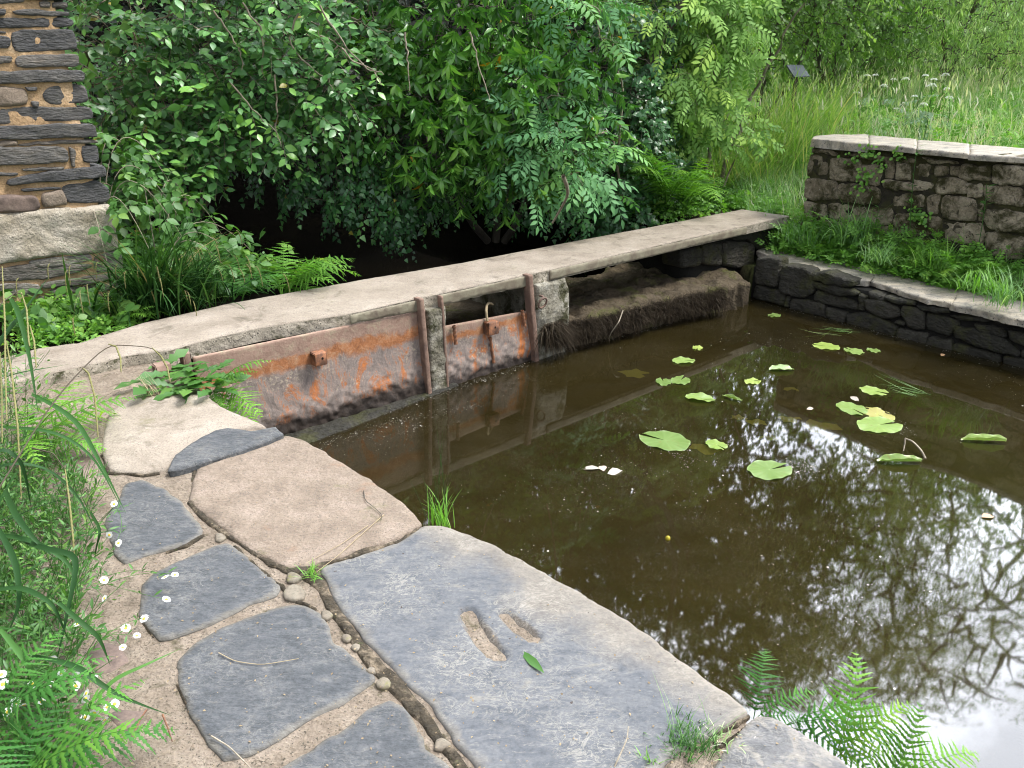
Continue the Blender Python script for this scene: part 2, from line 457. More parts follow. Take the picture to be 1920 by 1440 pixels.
S('garden_stone', [(.1, (0.128, 0.101, 0.063)), (.42, (0.275, 0.226, 0.153)), (.65, (0.478, 0.406, 0.292)), (.95, (0.661, 0.578, 0.432))], 9, speck=((.40, .37, .31), 60, .68), spots=((.075, .065, .04), 14, .54, .1), bscale=30, bump=1.3, rndmix=.25, moss=((.052, .048, .014), 3.6, .47), bdist=.02)
S('garden_joint', [(.3, (0.017, 0.014, 0.008)), (.7, (0.045, 0.038, 0.025))], 12, bscale=40, bump=1, moss=((.045, .044, .012), 6, .46), bdist=.015)
S('coping', [(.25, (0.152, 0.140, 0.122)), (.45, (0.288, 0.260, 0.217)), (.6, (0.395, 0.342, 0.267)), (.8, (0.557, 0.462, 0.327))], 6, (1, 3, 1), .98, .65, .8, speck=((.06, .055, .05), 60, .64), spots=((.10, .098, .095), 7, .55, .14), bscale=40, spec=.4, bdist=.006)
S('pond_stone', [(.1, (0.009, 0.008, 0.006)), (.45, (0.024, 0.022, 0.015)), (.7, (0.052, 0.046, 0.034)), (.95, (0.100, 0.090, 0.073))], 8, (1, 1, 1.7), 0, .7, 1.2, bscale=34, rndmix=.3, moss=((.040, .040, .011), 4.5, .50), bdist=.012, spec=.4)
S('pond_joint', [(.3, (.004, .004, .003)), (.7, (.012, .011, .008))], 12, bscale=40, bump=1)
S('pier', [(.25, (.10, .088, .06)), (.5, (.24, .22, .17)), (.75, (.44, .42, .36))], 7, bscale=40, bump=1, moss=((.05, .048, .02), 6, .50), bdist=.012)
S('weir', [(.25, (0.043, 0.031, 0.020)), (.5, (0.093, 0.071, 0.043)), (.75, (0.150, 0.116, 0.076))], 5, bscale=35, bump=1.2, moss=((.085, .085, .024), 4, .53), bdist=.02, rough=.95)
S('earth', [(.3, (.018, .013, .008)), (.7, (.05, .036, .022))], 3, bscale=20, bump=1, bdist=.03)

# rusted steel: a paint band along the top, orange rust under it, black crust at the foot
def rust(name, zt, zb, patchy=.5, band=.15):
    m, nt, b = mat(name); k = NT(nt); p = k.pos(); z = k.sep(p)[2]
    w = k.noise(p, 4.5, 12, .78, .5); w2 = k.noise(p, 15, 10, .78, .6); w3 = k.noise(k.pos((1, 1, .45)), 7, 12, .8, .8)
    f = k.math('DIVIDE', k.math('SUBTRACT', zt, z), zt - zb)                 # 0 at the top, 1 at the water
    f = k.math('ADD', f, k.math('MULTIPLY', k.math('SUBTRACT', w, .5), .42))
    paint = k.ramp(w2, [(.3, (.20, .12, .09)), (.5, (.27, .18, .135)), (.72, (.29, .255, .165))])
    orange = k.ramp(w2, [(.3, (.17, .075, .04)), (.5, (.31, .125, .05)), (.7, (.40, .25, .15))])
    body = k.ramp(w3, [(.27, (.095, .078, .070)), (.42, (.175, .145, .128)), (.52, (.27, .215, .185)), (.57, (.36, .15, .07)), (.64, (.52, .165, .04)), (.78, (.24, .16, .125))])
    pale = k.ramp(k.noise(p, 55, 3, .6), [(.52, 0.), (.62, 1.)])
    body = k.mix(k.math('MULTIPLY', pale, k.ramp(w, [(.5, 0.), (.62, .75)])), body, (.48, .40, .29))
    crust = k.ramp(w2, [(.3, (.012, .010, .009)), (.6, (.045, .033, .026)), (.8, (.13, .10, .075))])
    c = k.mix(k.ramp(f, [(band, 0.), (band + .05, 1.)]), paint, orange)
    c = k.mix(k.ramp(f, [(band + .12, 0.), (band + .19, 1.)]), c, body)
    c = k.mix(k.ramp(f, [(.70, 0.), (.86, 1.)]), c, crust)
    k.l(c, b.inputs['Base Color']); b.inputs['Roughness'].default_value = .8; b.inputs['Specular IOR Level'].default_value = .3
    n = k.bump(k.noise(p, 70, 6, .7), .8, .004, None); k.bump(k.noise(p, 14, 6, .7), .6, .012, b, n)
    M[name] = m
rust('gate_rust', -.03, -.66)
rust('small_gate_rust', -.25, -.68, band=.02)
def rust2(name, cs, sc=14):
    m, nt, b = mat(name); k = NT(nt); p = k.pos()
    k.l(k.ramp(k.noise(p, sc, 7, .7, .4), cs), b.inputs['Base Color']); b.inputs['Roughness'].default_value = .8
    k.bump(k.noise(p, 60, 6, .7), .7, .003, b); M[name] = m
rust2('iron', [(.3, (.055, .030, .020)), (.5, (.16, .070, .035)), (.62, (.30, .12, .05)), (.8, (.30, .20, .14))])
rust2('rail_iron', [(.28, (.075, .05, .04)), (.5, (.17, .105, .075)), (.7, (.27, .18, .13))], 9)
rust2('edge_steel', [(.28, (.085, .06, .045)), (.45, (.15, .125, .085)), (.6, (.21, .19, .13)), (.8, (.25, .17, .12))], 6)

# leaves
M['hazel'] = leafmat('hazel_leaf', [(0, (.035, .105, .030)), (.45, (.085, .23, .058)), (.8, (.14, .34, .075)), (.97, (.21, .44, .08)), (1, (.36, .31, .05))], .36, .22)
M['laurel'] = leafmat('glossy_leaf', [(0, (.025, .085, .018)), (.4, (.075, .215, .034)), (.8, (.15, .36, .055)), (.985, (.22, .44, .07)), (1, (.60, .33, .02))], .26, .22, None, .6)
M['ash'] = leafmat('ash_leaf', [(0, (0.061, 0.173, 0.062)), (.6, (0.109, 0.273, 0.095)), (1, (0.194, 0.404, 0.104))], .6, .3, None, .3)
M['elder'] = leafmat('elder_leaf', [(0, (0.122, 0.250, 0.056)), (.6, (0.225, 0.405, 0.088)), (1, (0.375, 0.562, 0.105))], .6, .3, None, .25)
M['ivy'] = leafmat('ivy_leaf', [(0, (0.024, 0.081, 0.025)), (.6, (0.048, 0.155, 0.043)), (.95, (0.098, 0.252, 0.057)), (1, (0.300, 0.277, 0.038))], .36, .2)
M['dark'] = leafmat('shade_leaf', [(0, (0.003, 0.009, 0.004)), (1, (0.009, 0.022, 0.007))], .5, .2)  # leaf colour blackened to stand for the shade between the shrubs
M['canopy'] = leafmat('canopy_leaf', [(0, (0.050, 0.116, 0.029)), (1, (0.116, 0.231, 0.051))], .5, .35)
M['far'] = leafmat('far_leaf', [(0, (0.095, 0.182, 0.046)), (.6, (0.189, 0.338, 0.085)), (1, (0.351, 0.494, 0.156))], .5, .45)
M['willow'] = leafmat('willow_leaf', [(0, (0.170, 0.302, 0.099)), (.6, (0.366, 0.540, 0.198)), (1, (0.731, 0.820, 0.396))], .45, .4)
M['fern'] = leafmat('fern_leaf', [(0, (0.063, 0.172, 0.021)), (.6, (0.109, 0.263, 0.034)), (.93, (0.182, 0.363, 0.059)), (1, (0.282, 0.194, 0.060))], .5, .45, spec=.15, vary=True)
M['fern_cool'] = leafmat('fern_cool_leaf', [(0, (0.032, 0.113, 0.020)), (.6, (0.054, 0.172, 0.031)), (.93, (0.087, 0.232, 0.041)), (1, (0.272, 0.194, 0.060))], .5, .42, spec=.15, vary=True)
M['sedge'] = leafmat('sedge_leaf', [(0, (.010, .032, .009)), (.45, (.030, .085, .020)), (.8, (.07, .16, .035)), (.93, (.13, .22, .06)), (1, (.33, .26, .11))], .5, .2, None, .1)
M['reed'] = leafmat('reed_leaf', [(0, (0.159, 0.303, 0.057)), (.5, (0.333, 0.518, 0.131)), (.8, (0.596, 0.643, 0.265)), (1, (0.789, 0.626, 0.320))], .45, .4)
M['grass'] = leafmat('grass_blade', [(0, (0.116, 0.259, 0.078)), (.6, (0.231, 0.409, 0.141)), (.85, (0.430, 0.562, 0.279)), (1, (0.760, 0.638, 0.617))], .5, .4)
M['herb'] = leafmat('herb_leaf', [(0, (0.039, 0.117, 0.021)), (.6, (0.074, 0.189, 0.034)), (1, (0.156, 0.288, 0.050))], .5, .4)
M['herb_bright'] = leafmat('bright_herb_leaf', [(0, (0.100, 0.252, 0.033)), (.6, (0.175, 0.384, 0.055)), (1, (0.300, 0.504, 0.088))], .5, .42)
M['catkin'] = leafmat('catkin_scale', [(0, (.11, .11, .035)), (.45, (.16, .15, .05)), (.8, (.10, .06, .035)), (1, (.06, .045, .028))], .9, .1)
M['petal'] = leafmat('white_petal', [(0, (.75, .74, .72)), (1, (.82, .82, .80))], .6, .25, (1, 1, 1))
M['yellow'] = leafmat('yellow_disc', [(0, (.65, .45, .03)), (1, (.75, .55, .05))], .7, .0)
M['straw'] = leafmat('dry_straw', [(0, (.16, .11, .06)), (.6, (.34, .27, .16)), (1, (.5, .42, .28))], .8, .1)
M['root'] = leafmat('root_strand', [(0, (0.005, 0.003, 0.002)), (.5, (0.018, 0.013, 0.007)), (.85, (0.043, 0.032, 0.021)), (1, (0.076, 0.063, 0.045))], .95, .0, None, .1)
M['pad'] = leafmat('lily_leaf', [(0, (0.147, 0.225, 0.054)), (.45, (0.210, 0.304, 0.074)), (.75, (0.284, 0.382, 0.121)), (1, (0.378, 0.392, 0.203))], .35, .2, vary=True, blot=.7)
M['pad_old'] = leafmat('lily_leaf_old', [(0, (.24, .17, .06)), (1, (.34, .38, .08))], .5, .15)
M['under'] = leafmat('drowned_leaf', [(0, (0.340, 0.352, 0.024)), (1, (0.646, 0.576, 0.048))], .6, .1)
M['deadleaf'] = leafmat('dead_leaf', [(0, (.28, .24, .19)), (.5, (.40, .36, .31)), (1, (.42, .24, .12))], .7, .1)
M['fleck'] = leafmat('pale_fleck', [(0, (0.180, 0.168, 0.132)), (.7, (0.330, 0.318, 0.282)), (1, (0.450, 0.444, 0.420))], .8, .0)
S('bark', [(.3, (.05, .042, .032)), (.6, (.11, .095, .072)), (.8, (.19, .17, .135))], 9, (1, 1, .3), bscale=40, bump=1, bdist=.01)
S('twigbark', [(.3, (0.150, 0.128, 0.090)), (.7, (0.360, 0.307, 0.232))], 12, bscale=60)

# water: dark brown, a film of fine dust and scum, a clear mirror on top
def water_mat(name, col, alpha, film=True):
    m, nt, b = mat(name); k = NT(nt); p = k.pos()
    c = k.ramp(k.noise(p, 1.1, 4, .6, .4), [(.3, col[0]), (.55, col[1]), (.75, col[2])])
    ro = .03
    if film:
        dust = k.noise(p, 150, 2, .5); big = k.noise(k.pos((1, 1.6, 1), .6), 1.6, 6, .65, 1.2)
        msk = k.math('MULTIPLY', k.ramp(dust, [(.60, 0.), (.68, 1.)]), k.ramp(big, [(.44, .0), (.62, .5)]))
        c = k.mix(msk, c, (.20, .18, .13))
    k.l(c, b.inputs['Base Color']); b.inputs['Roughness'].default_value = ro; b.inputs['IOR'].default_value = 1.5
    b.inputs['Specular IOR Level'].default_value = .62
    b.inputs['Alpha'].default_value = alpha
    k.bump(k.noise(p, 2.2, 2, .5), .014, .01, b)
    M[name] = m
water_mat('pond_water', ((.013, .0098, .003), (.018, .0135, .0042), (.023, .017, .0052)), .82)
water_mat('stream_water', ((.004, .003, .002), (.006, .005, .003), (.008, .006, .003)), 1.0, False)  # stream colour taken near black, carrying the shade of the hollow

# ================================================================== PLACES
ZW, ZD, ZC = -.66, .06, -.27           # water, deck top, coping top
def G2(pts, z=0.): return np.array([gz(x, y, z)[:2] for x, y in pts])
F0, F1 = gz(640, 590, ZD), gz(1477, 405, ZD)
BD = unit((F1 - F0) * [1, 1, 0]); BN = np.array([-BD[1], BD[0], 0])      # along the bridge, away from the camera
def ST(X, Y): return (X - F0[0]) * BD[0] + (Y - F0[1]) * BD[1], (X - F0[0]) * BN[0] + (Y - F0[1]) * BN[1]
def BP(s, t, z): q = F0 + BD * s + BN * t; return np.array([q[0], q[1], z])
PW0, PW1 = gz(1410, 560, ZW), gz(1920, 690, ZW)
PD = unit((PW1 - PW0) * [1, 1, 0]); PN = np.array([-PD[1], PD[0], 0])     # along the pond wall; PN points away from the pond
if PN[0] < 0: PN = -PN
GW0, GW1 = gz(1523, 259, .85), gz(1920, 290, .85)
GD = unit((GW1 - GW0) * [1, 1, 0])

def sm(a, b, x): t = np.clip((x - a) / (b - a), 0, 1); return t * t * (3 - 2 * t)
def height(X, Y):
    s, t = ST(X, Y)
    w = (X - PW0[0]) * PN[0] + (Y - PW0[1]) * PN[1]                     # >0 on land behind the pond wall
    gw = (X - GW0[0]) * PN[0] + (Y - GW0[1]) * PN[1]
    h = -.03 + 0 * X
    h = h - .36 * (1 - sm(.38, .95, w)) * sm(-.1, .1, w) * (t < .3)
    mead = np.clip(Y - 9.0, 0, 60) * .062 + np.clip(X - 6, 0, 40) * .01
    h = h + mead * sm(2.0, 5.0, X) * sm(0, 1.2, gw + 1.0 * (Y > 9))
    st = sm(.0, .5, s) * (1 - sm(4.35, 4.9, s)) * (1 - sm(6.5, 7.6, t)) * sm(.1, .3, t)
    h = h * (1 - st) - 1.25 * st
    bank = sm(7.0, 10.0, t) * (1 - sm(2.0, 4.0, X)) * 2.6
    h = h + bank
    h = h + sm(36, 70, Y) * 11
    lb = sm(1.2, 4.0, t) * sm(.3, -1.5, s) * .25
    h = h + lb
    h = np.where((t < .35) & (w < -1) & (X > -3.1) & (Y < 5), -.14, h)
    pond = (t < .2) & (w < .14) & (s > -1.45)
    h = np.where(pond, -1.15, h)
    return h
def H(x, y): return float(height(np.array([x]), np.array([y]))[0])

# ------------------------------------------------------------------ ground sheet to the horizon
def axis(a, b, fine0, fine1, st):
    v = list(np.arange(fine0, fine1, st)); x, d = fine1, st
    while x < b: v.append(x); d *= 1.22; x += d
    x, d = fine0 - st, st
    while x > a: v.insert(0, x); d *= 1.22; x -= d
    return np.array(v)
xs, ys = axis(-250, 300, -6, 9, .1), axis(-60, 400, -1, 16, .1)
XX, YY = np.meshgrid(xs, ys)
ZZ = height(XX.ravel(), YY.ravel()); P3 = np.c_[XX.ravel(), YY.ravel(), 0 * XX.ravel()]
ZZ = ZZ + .03 * fbm(P3, 1.7, 4, 5) * (ZZ > -1.1)
i = np.arange(XX.size).reshape(XX.shape)
mb = MB(); mb.add(np.c_[XX.ravel(), YY.ravel(), ZZ], np.stack([i[:-1, :-1], i[:-1, 1:], i[1:, 1:], i[1:, :-1]], -1).reshape(-1, 4))
m, nt, b = mat('ground_soil'); k = NT(nt); p = k.pos(); xyz = k.sep(p)
soil = k.ramp(k.noise(p, 4, 8, .7), [(.3, (.010, .008, .005)), (.55, (.028, .021, .013)), (.75, (.055, .042, .026))])
turf = k.ramp(k.noise(p, 3, 8, .7), [(.3, (.04, .085, .018)), (.55, (.09, .16, .03)), (.75, (.17, .22, .06))])
k.l(k.mix(k.ramp(k.math('ADD', k.math('MULTIPLY', xyz[0], .25), k.math('MULTIPLY', k.noise(p, .8, 3), .3)), [(.75, 0.), (.95, 1.)]), soil, turf), b.inputs['Base Color'])
gc = b.inputs['Base Color'].links[0].from_socket
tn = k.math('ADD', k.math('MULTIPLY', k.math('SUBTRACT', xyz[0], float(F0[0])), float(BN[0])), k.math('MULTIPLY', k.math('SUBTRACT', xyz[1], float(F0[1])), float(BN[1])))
shaded = k.math('MULTIPLY', k.ramp(k.math('MULTIPLY', tn, .2), [(.10, 0.), (.16, 1.)]), k.ramp(k.math('MULTIPLY', xyz[0], .25), [(.45, 1.), (.62, 0.)]))  # ground behind the bridge painted near black as shade under the thicket
k.l(k.mix(shaded, gc, (.006, .0045, .003)), b.inputs['Base Color'])
b.inputs['Roughness'].default_value = .95; b.inputs['Specular IOR Level'].default_value = .06; k.bump(k.noise(p, 18, 8, .7), 1, .03, b); M['ground'] = m
tag(mb.build('ground', M['ground'], loc=(0, 0, 0)), kind='structure')

# ------------------------------------------------------------------ water
mb = MB(); c = [BP(-1.5, .08, ZW), BP(5.1, .08, ZW)]
pw = lambda a, off=.05: np.array([*(PW0 + PD * a + PN * off)[:2], ZW])
poly = [BP(-1.6, .1, ZW), BP(4.5, .1, ZW), pw(-.2), pw(3), pw(9), np.array([6, -4, ZW]), np.array([-1.3, -4, ZW])]
mb.add(np.array(poly), [(0, 1, 2), (0, 2, 3), (0, 3, 6), (3, 4, 5), (3, 5, 6)])
tag(mb.build('pond_water', M['pond_water'], loc=(0, 0, ZW)), kind='structure')
mb = MB(); mb.add([BP(-.3, .1, -.7), BP(5.2, .1, -.7), BP(5.2, 8, -.7), BP(-.3, 8, -.7)], [(0, 1, 2, 3)])
tag(mb.build('stream_water', M['stream_water'], loc=(0, 6, -.7)), kind='structure')

# ------------------------------------------------------------------ quay: mortar bed, joints and slabs
bed = [(300, 640), (350, 688), (383, 735), (470, 790), (527, 822), (640, 875), (790, 990), (880, 1010), (1000, 1070), (1170, 1170), (1320, 1280), (1395, 1345), (1425, 1350), (1470, 1362), (1600, 1450), (1760, 1580)]
bp = list(G2(bed)) + [np.array([.75, .35]), np.array([-3.2, .35]), np.array([-3.2, 3.2])] + [BP(-2.6, .25, 0)[:2], BP(-.9, .4, 0)[:2]]
mb = MB()
slab(mb, bp, 1.15, res=.026, er=.02, amp=.006, ns=12, seed=3, jit=.012, smooth=0, z0=-.010, rows=6, rough=.05)
tag(mb.build('quay_pavement', M['mortar']), kind='structure')

def paving(name, pts, key, label, seed, z=0., thick=.1, res=.02, er=.009, amp=.005, func=None, cat='paving slab', jit=.011, **kw):
    mb = MB(); slab(mb, G2(pts, z), thick, res=res, er=er, amp=amp, ns=5, seed=seed, jit=jit, z0=z, func=func, rim=.05, **kw)
    return tag(mb.build(name, M[key]), label, cat, 'paving slabs of the quay')

big = [(603, 1060), (640, 1050), (750, 1017), (793, 984), (827, 983), (873, 998), (923, 1020), (1000, 1060), (1107, 1120), (1173, 1160), (1223, 1193), (1280, 1240), (1320, 1267), (1363, 1297), (1392, 1320), (1402, 1335), (1378, 1353), (1335, 1372), (1270, 1405), (1235, 1440), (1150, 1520), (1050, 1560), (950, 1530), (880, 1423), (853, 1390), (807, 1320), (763, 1280), (727, 1243), (683, 1200), (660, 1167), (633, 1133), (613, 1100)]
hol = [[(878, 1150), (890, 1175), (905, 1205), (935, 1228)], [(945, 1152), (965, 1170), (985, 1186), (1003, 1196)]]
hl = [np.array([gz(x, y, 0)[:2] for x, y in h]) for h in hol]
def hollows(V):
    r = np.zeros(len(V))
    for h, dp, w in ((hl[0], .032, .027), (hl[1], .024, .022)):
        d = np.full(len(V), 9.)
        for a, b_ in zip(h[:-1], h[1:]):
            ab = b_ - a; t = np.clip(((V - a) @ ab) / (ab @ ab), 0, 1); q = V - a - t[:, None] * ab
            d = np.minimum(d, np.hypot(q[:, 0], q[:, 1]))
        r -= dp * (1 - sm(w * .45, w, d))
    return r
mb = MB(); slab(mb, G2(big), .12, res=.017, er=.010, amp=.005, ns=4, seed=11, jit=.012, func=hollows, rim=.07)
m, nt, b = mat('big_slate'); k = NT(nt)
p = k.pos((1, 2.6, 1), .95); p0 = k.pos()
c = k.ramp(k.noise(p, 8, 10, .74, .7), [(.22, (.052, .056, .062)), (.42, (.076, .081, .088)), (.58, (.105, .108, .112)), (.68, (.150, .143, .128)), (.80, (.205, .182, .146))])
edge = G2([(760, 960), (1420, 1360)]); ed = unit(edge[1] - edge[0]); en = np.array([-ed[1], ed[0]])
xyz = k.sep(p0)
dd = k.math('ADD', k.math('MULTIPLY', k.math('SUBTRACT', xyz[0], float(edge[0][0])), float(en[0])), k.math('MULTIPLY', k.math('SUBTRACT', xyz[1], float(edge[0][1])), float(en[1])))
dd = k.math('ADD', dd, k.math('MULTIPLY', k.math('SUBTRACT', k.noise(p0, 4, 6, .65), .5), .45))
c = k.mix(k.ramp(dd, [(.0, 0.), (.16, .85)]) if False else k.ramp(k.math('ADD', dd, .12), [(.0, 0.), (.14, .72)]), c, k.ramp(k.noise(p0, 9, 6, .6), [(.3, (.135, .115, .09)), (.6, (.19, .166, .134)), (.8, (.245, .222, .188))]))
for h, w in ((hl[0], .10), (hl[1], .085)):                                # sand and dirt in the two hollows, recess shade darkened into the colour
    mid = h.mean(0); ax = unit(h[-1] - h[0]); L = np.linalg.norm(h[-1] - h[0]) * .72
    a_ = k.math('ADD', k.math('MULTIPLY', k.math('SUBTRACT', xyz[0], float(mid[0])), float(ax[0])), k.math('MULTIPLY', k.math('SUBTRACT', xyz[1], float(mid[1])), float(ax[1])))
    b_ = k.math('SUBTRACT', k.math('MULTIPLY', k.math('SUBTRACT', xyz[0], float(mid[0])), float(ax[1])), k.math('MULTIPLY', k.math('SUBTRACT', xyz[1], float(mid[1])), float(ax[0])))
    e = k.math('ADD', k.math('POWER', k.math('DIVIDE', a_, L), 2.), k.math('POWER', k.math('DIVIDE', b_, w * .42), 2.))
    e = k.math('ADD', e, k.math('MULTIPLY', k.math('SUBTRACT', k.noise(p0, 30, 5, .6), .5), .9))
    c = k.mix(k.ramp(e, [(.45, .75), (.95, 0.)]), c, k.ramp(k.noise(p0, 120, 4, .7), [(.3, (.045, .035, .025)), (.6, (.115, .092, .067))]))
rim_ = k.math('ADD', k.attr(), k.math('MULTIPLY', k.math('SUBTRACT', k.noise(p0, 14, 6, .7), .5), 1.3)); c = k.mix(k.ramp(rim_, [(.05, .5), (.4, 0.)]), c, (.185, .163, .13))
fine = k.noise(p0, 75, 5, .7)
c = k.mix(.6, c, k.ramp(fine, [(.3, (.62, .62, .62)), (.5, (.97, .97, .97)), (.75, (1.35, 1.32, 1.28))]), 'MULTIPLY')
c = k.mix(k.ramp(k.noise(k.pos((1, 3, 1), .4), 26, 6, .75, 1.5), [(.58, 0.), (.70, .5)]), c, (.25, .23, .195))
for sc_, st_ in ((24, (1, 3, 1)), (11, (1, 1.5, 1))):
    ln = k.math('MULTIPLY', k.ramp(k.noise(k.pos(st_, 1.15), sc_, 4, .6, 1.6), [(.468, 0.), (.5, 1.), (.532, 0.)]), k.ramp(k.noise(p0, 4, 4, .6), [(.40, 0.), (.62, .5)])); c = k.mix(ln, c, (.27, .25, .21))
c = k.mix(k.ramp(k.noise(p0, 42, 2, .5), [(.735, 0.), (.75, 1.)]), c, (.05, .04, .035))
k.l(c, b.inputs['Base Color']); b.inputs['Roughness'].default_value = .8; b.inputs['Specular IOR Level'].default_value = .15
n_ = k.bump(k.noise(k.pos((1, 3, 1), .95), 32, 8, .72), .55, .004, None); k.bump(k.noise(p, 5, 6, .6), .5, .012, b, n_)
M['big_slate'] = m
tag(mb.build('paving_slab', M['big_slate']), 'largest blue grey slate slab at the water edge with two long worn hollows', 'paving slab', 'paving slabs of the quay')

paving('paving_slab', [(233, 905), (267, 898), (300, 910), (333, 933), (353, 957), (365, 969), (382, 990), (380, 1003), (350, 1018), (283, 1038), (233, 1056), (217, 1040), (202, 1000), (198, 970), (222, 930)], 'slate_dark', 'dark slate slab below the sandy slab, touched by sedge blades on its left', 21)
paving('paving_slab', [(287, 1072), (333, 1050), (400, 1023), (423, 1016), (437, 1020), (467, 1047), (490, 1067), (528, 1097), (517, 1115), (467, 1130), (400, 1167), (333, 1193), (297, 1200), (277, 1177), (258, 1150), (266, 1120), (262, 1095)], 'slate_dark', 'smooth dark slate slab with a small daisy leaning over its left corner', 22)
paving('paving_slab', [(363, 1207), (400, 1183), (483, 1147), (547, 1130), (580, 1135), (610, 1157), (617, 1173), (623, 1203), (645, 1214), (672, 1232), (700, 1263), (701, 1277), (663, 1302), (633, 1323), (567, 1353), (500, 1397), (467, 1413), (420, 1422), (390, 1397), (367, 1360), (353, 1320), (327, 1277), (332, 1240)], 'slate_dark', 'dark slate slab with a thin curved straw lying across its middle', 23)
paving('paving_slab', [(733, 1308), (763, 1323), (773, 1337), (780, 1360), (797, 1380), (800, 1403), (840, 1427), (870, 1470), (890, 1520), (700, 1620), (480, 1560), (515, 1445), (560, 1415), (640, 1362), (690, 1325)], 'slate_dark', 'dark slate slab cut off by the bottom edge of the photo', 24)
paving('paving_slab', [(1338, 1430), (1363, 1397), (1390, 1368), (1422, 1339), (1443, 1341), (1467, 1351), (1513, 1381), (1573, 1415), (1625, 1455), (1710, 1530), (1500, 1660), (1300, 1600)], 'slate', 'pale bluish slab in the lower corner beside the pond ferns', 25)
paving('paving_slab', [(361, 905), (366, 872), (433, 849), (500, 827), (532, 815), (567, 822), (640, 864), (700, 901), (760, 946), (797, 978), (752, 1008), (642, 1042), (590, 1060), (540, 1066), (518, 1056), (467, 1030), (433, 1003), (377, 960), (353, 938)], 'sandstone', 'sandy brown slab with a curled dry stalk near its water corner', 26, er=.013, amp=.008)
paving('paving_slab', [(205, 770), (247, 745), (333, 737), (387, 737), (410, 759), (467, 782), (505, 800), (427, 806), (403, 812), (330, 858), (312, 880), (267, 887), (205, 884), (188, 847), (195, 800)], 'concrete', 'worn tan concrete slab just below the footbridge and the weeds', 27, er=.014, amp=.008)
mb = MB(); slab(mb, G2([(315, 879), (328, 850), (360, 828), (403, 804), (427, 799), (473, 806), (517, 799), (531, 811), (500, 825), (433, 847), (367, 868)], .03), .13, res=.016, er=.012, amp=.006, ns=9, seed=31, jit=.008, z0=.028, rough=.02, smooth=0)
tag(mb.build('slate_wedge', M['slate_dark']), 'narrow upright slate wedge standing proud between two tan slabs', 'stone')
for pts, lab, sd in (([(200, 1337), (233, 1323), (277, 1327), (273, 1350), (247, 1387), (213, 1360)], 'reddish flat stone in the mortar above the bottom fern', 41),
                     ([(160, 1223), (187, 1200), (227, 1210), (243, 1237), (207, 1260), (173, 1267)], 'brown flat stone in the mortar beside the daisies', 42),
                     ([(100, 860), (140, 838), (180, 850), (186, 880), (140, 905), (100, 895)], 'brown flat stone half hidden behind the drooping sedge', 43)):
    paving('fieldstone', pts, 'redstone', lab, sd, z=-.006, thick=.06, res=.02, cat='stone').__delitem__('group')
# dark earth filled joint and the small lumps in it
mb = MB()
jl = [(560, 1075), (600, 1100), (625, 1150), (665, 1205), (705, 1262), (745, 1300), (792, 1352), (835, 1410), (880, 1475)]
jr = [(875, 1440), (838, 1400), (795, 1335), (748, 1278), (700, 1232), (655, 1180), (622, 1128), (600, 1085), (585, 1068)]
slab(mb, G2([(x - 7, y) for x, y in jl] + [(x + 9, y - 4) for x, y in jr]), .02, res=.012, er=.012, amp=.012, ns=22, seed=51, jit=.006, z0=-.001)
tag(mb.build('soil_joint', M['soil_joint']), kind='structure')
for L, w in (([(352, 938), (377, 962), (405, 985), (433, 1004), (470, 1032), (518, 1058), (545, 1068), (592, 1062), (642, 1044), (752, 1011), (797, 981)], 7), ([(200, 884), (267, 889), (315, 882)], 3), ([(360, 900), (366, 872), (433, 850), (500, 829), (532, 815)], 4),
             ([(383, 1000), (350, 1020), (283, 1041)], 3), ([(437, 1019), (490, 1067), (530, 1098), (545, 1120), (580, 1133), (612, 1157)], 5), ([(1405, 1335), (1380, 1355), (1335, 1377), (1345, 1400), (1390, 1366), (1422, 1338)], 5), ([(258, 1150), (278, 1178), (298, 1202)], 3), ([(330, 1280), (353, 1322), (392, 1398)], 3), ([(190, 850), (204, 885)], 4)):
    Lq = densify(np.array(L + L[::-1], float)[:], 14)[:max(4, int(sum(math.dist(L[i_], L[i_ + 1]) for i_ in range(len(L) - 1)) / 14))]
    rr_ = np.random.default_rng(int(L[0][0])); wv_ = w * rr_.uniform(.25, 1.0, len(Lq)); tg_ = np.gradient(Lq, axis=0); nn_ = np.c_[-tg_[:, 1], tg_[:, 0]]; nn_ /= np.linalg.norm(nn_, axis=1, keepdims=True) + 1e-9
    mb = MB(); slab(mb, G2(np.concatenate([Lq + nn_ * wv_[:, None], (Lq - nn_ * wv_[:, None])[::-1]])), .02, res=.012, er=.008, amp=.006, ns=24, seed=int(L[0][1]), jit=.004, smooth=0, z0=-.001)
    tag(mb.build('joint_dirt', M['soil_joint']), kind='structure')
for n, (x, y, w) in enumerate([(552, 1110, 22), (548, 1082, 14), (612, 1152, 12), (650, 1196, 10), (667, 1212, 9), (697, 1256, 9), (720, 1280, 15), (828, 1395, 16), (412, 1006, 11), (322, 1022, 0)]):
    if not w: continue
    a = np.linspace(0, 2 * math.pi, 9)[:-1]; q = [(x + w * math.cos(t) * (1 + .25 * math.sin(3 * t + n)), y + w * .75 * math.sin(t)) for t in a]
    mb = MB(); slab(mb, G2(q), .03, res=.010, er=.006, amp=.003, ns=20, seed=60 + n, jit=.004, z0=.003)
    lab = ['pale rounded cobble where the dark joint forks between four slabs', 'small pale cobble at the lower tip of the sandy slab', 'first small cobble down the mossy joint below the fork', 'second small cobble down the mossy joint below the fork',
           'third small cobble down the mossy joint, close under the second', 'small cobble in the mossy joint by the corner of the straw slab', 'larger pale cobble in the joint between straw slab and bottom slab', 'pale cobble in the mossy joint near the bottom edge', 'flat pale cobble between sandy slab and first two dark slabs'][n]
    tag(mb.build('cobble', M['cobble']), lab, 'cobble', 'small stones set in the joints')

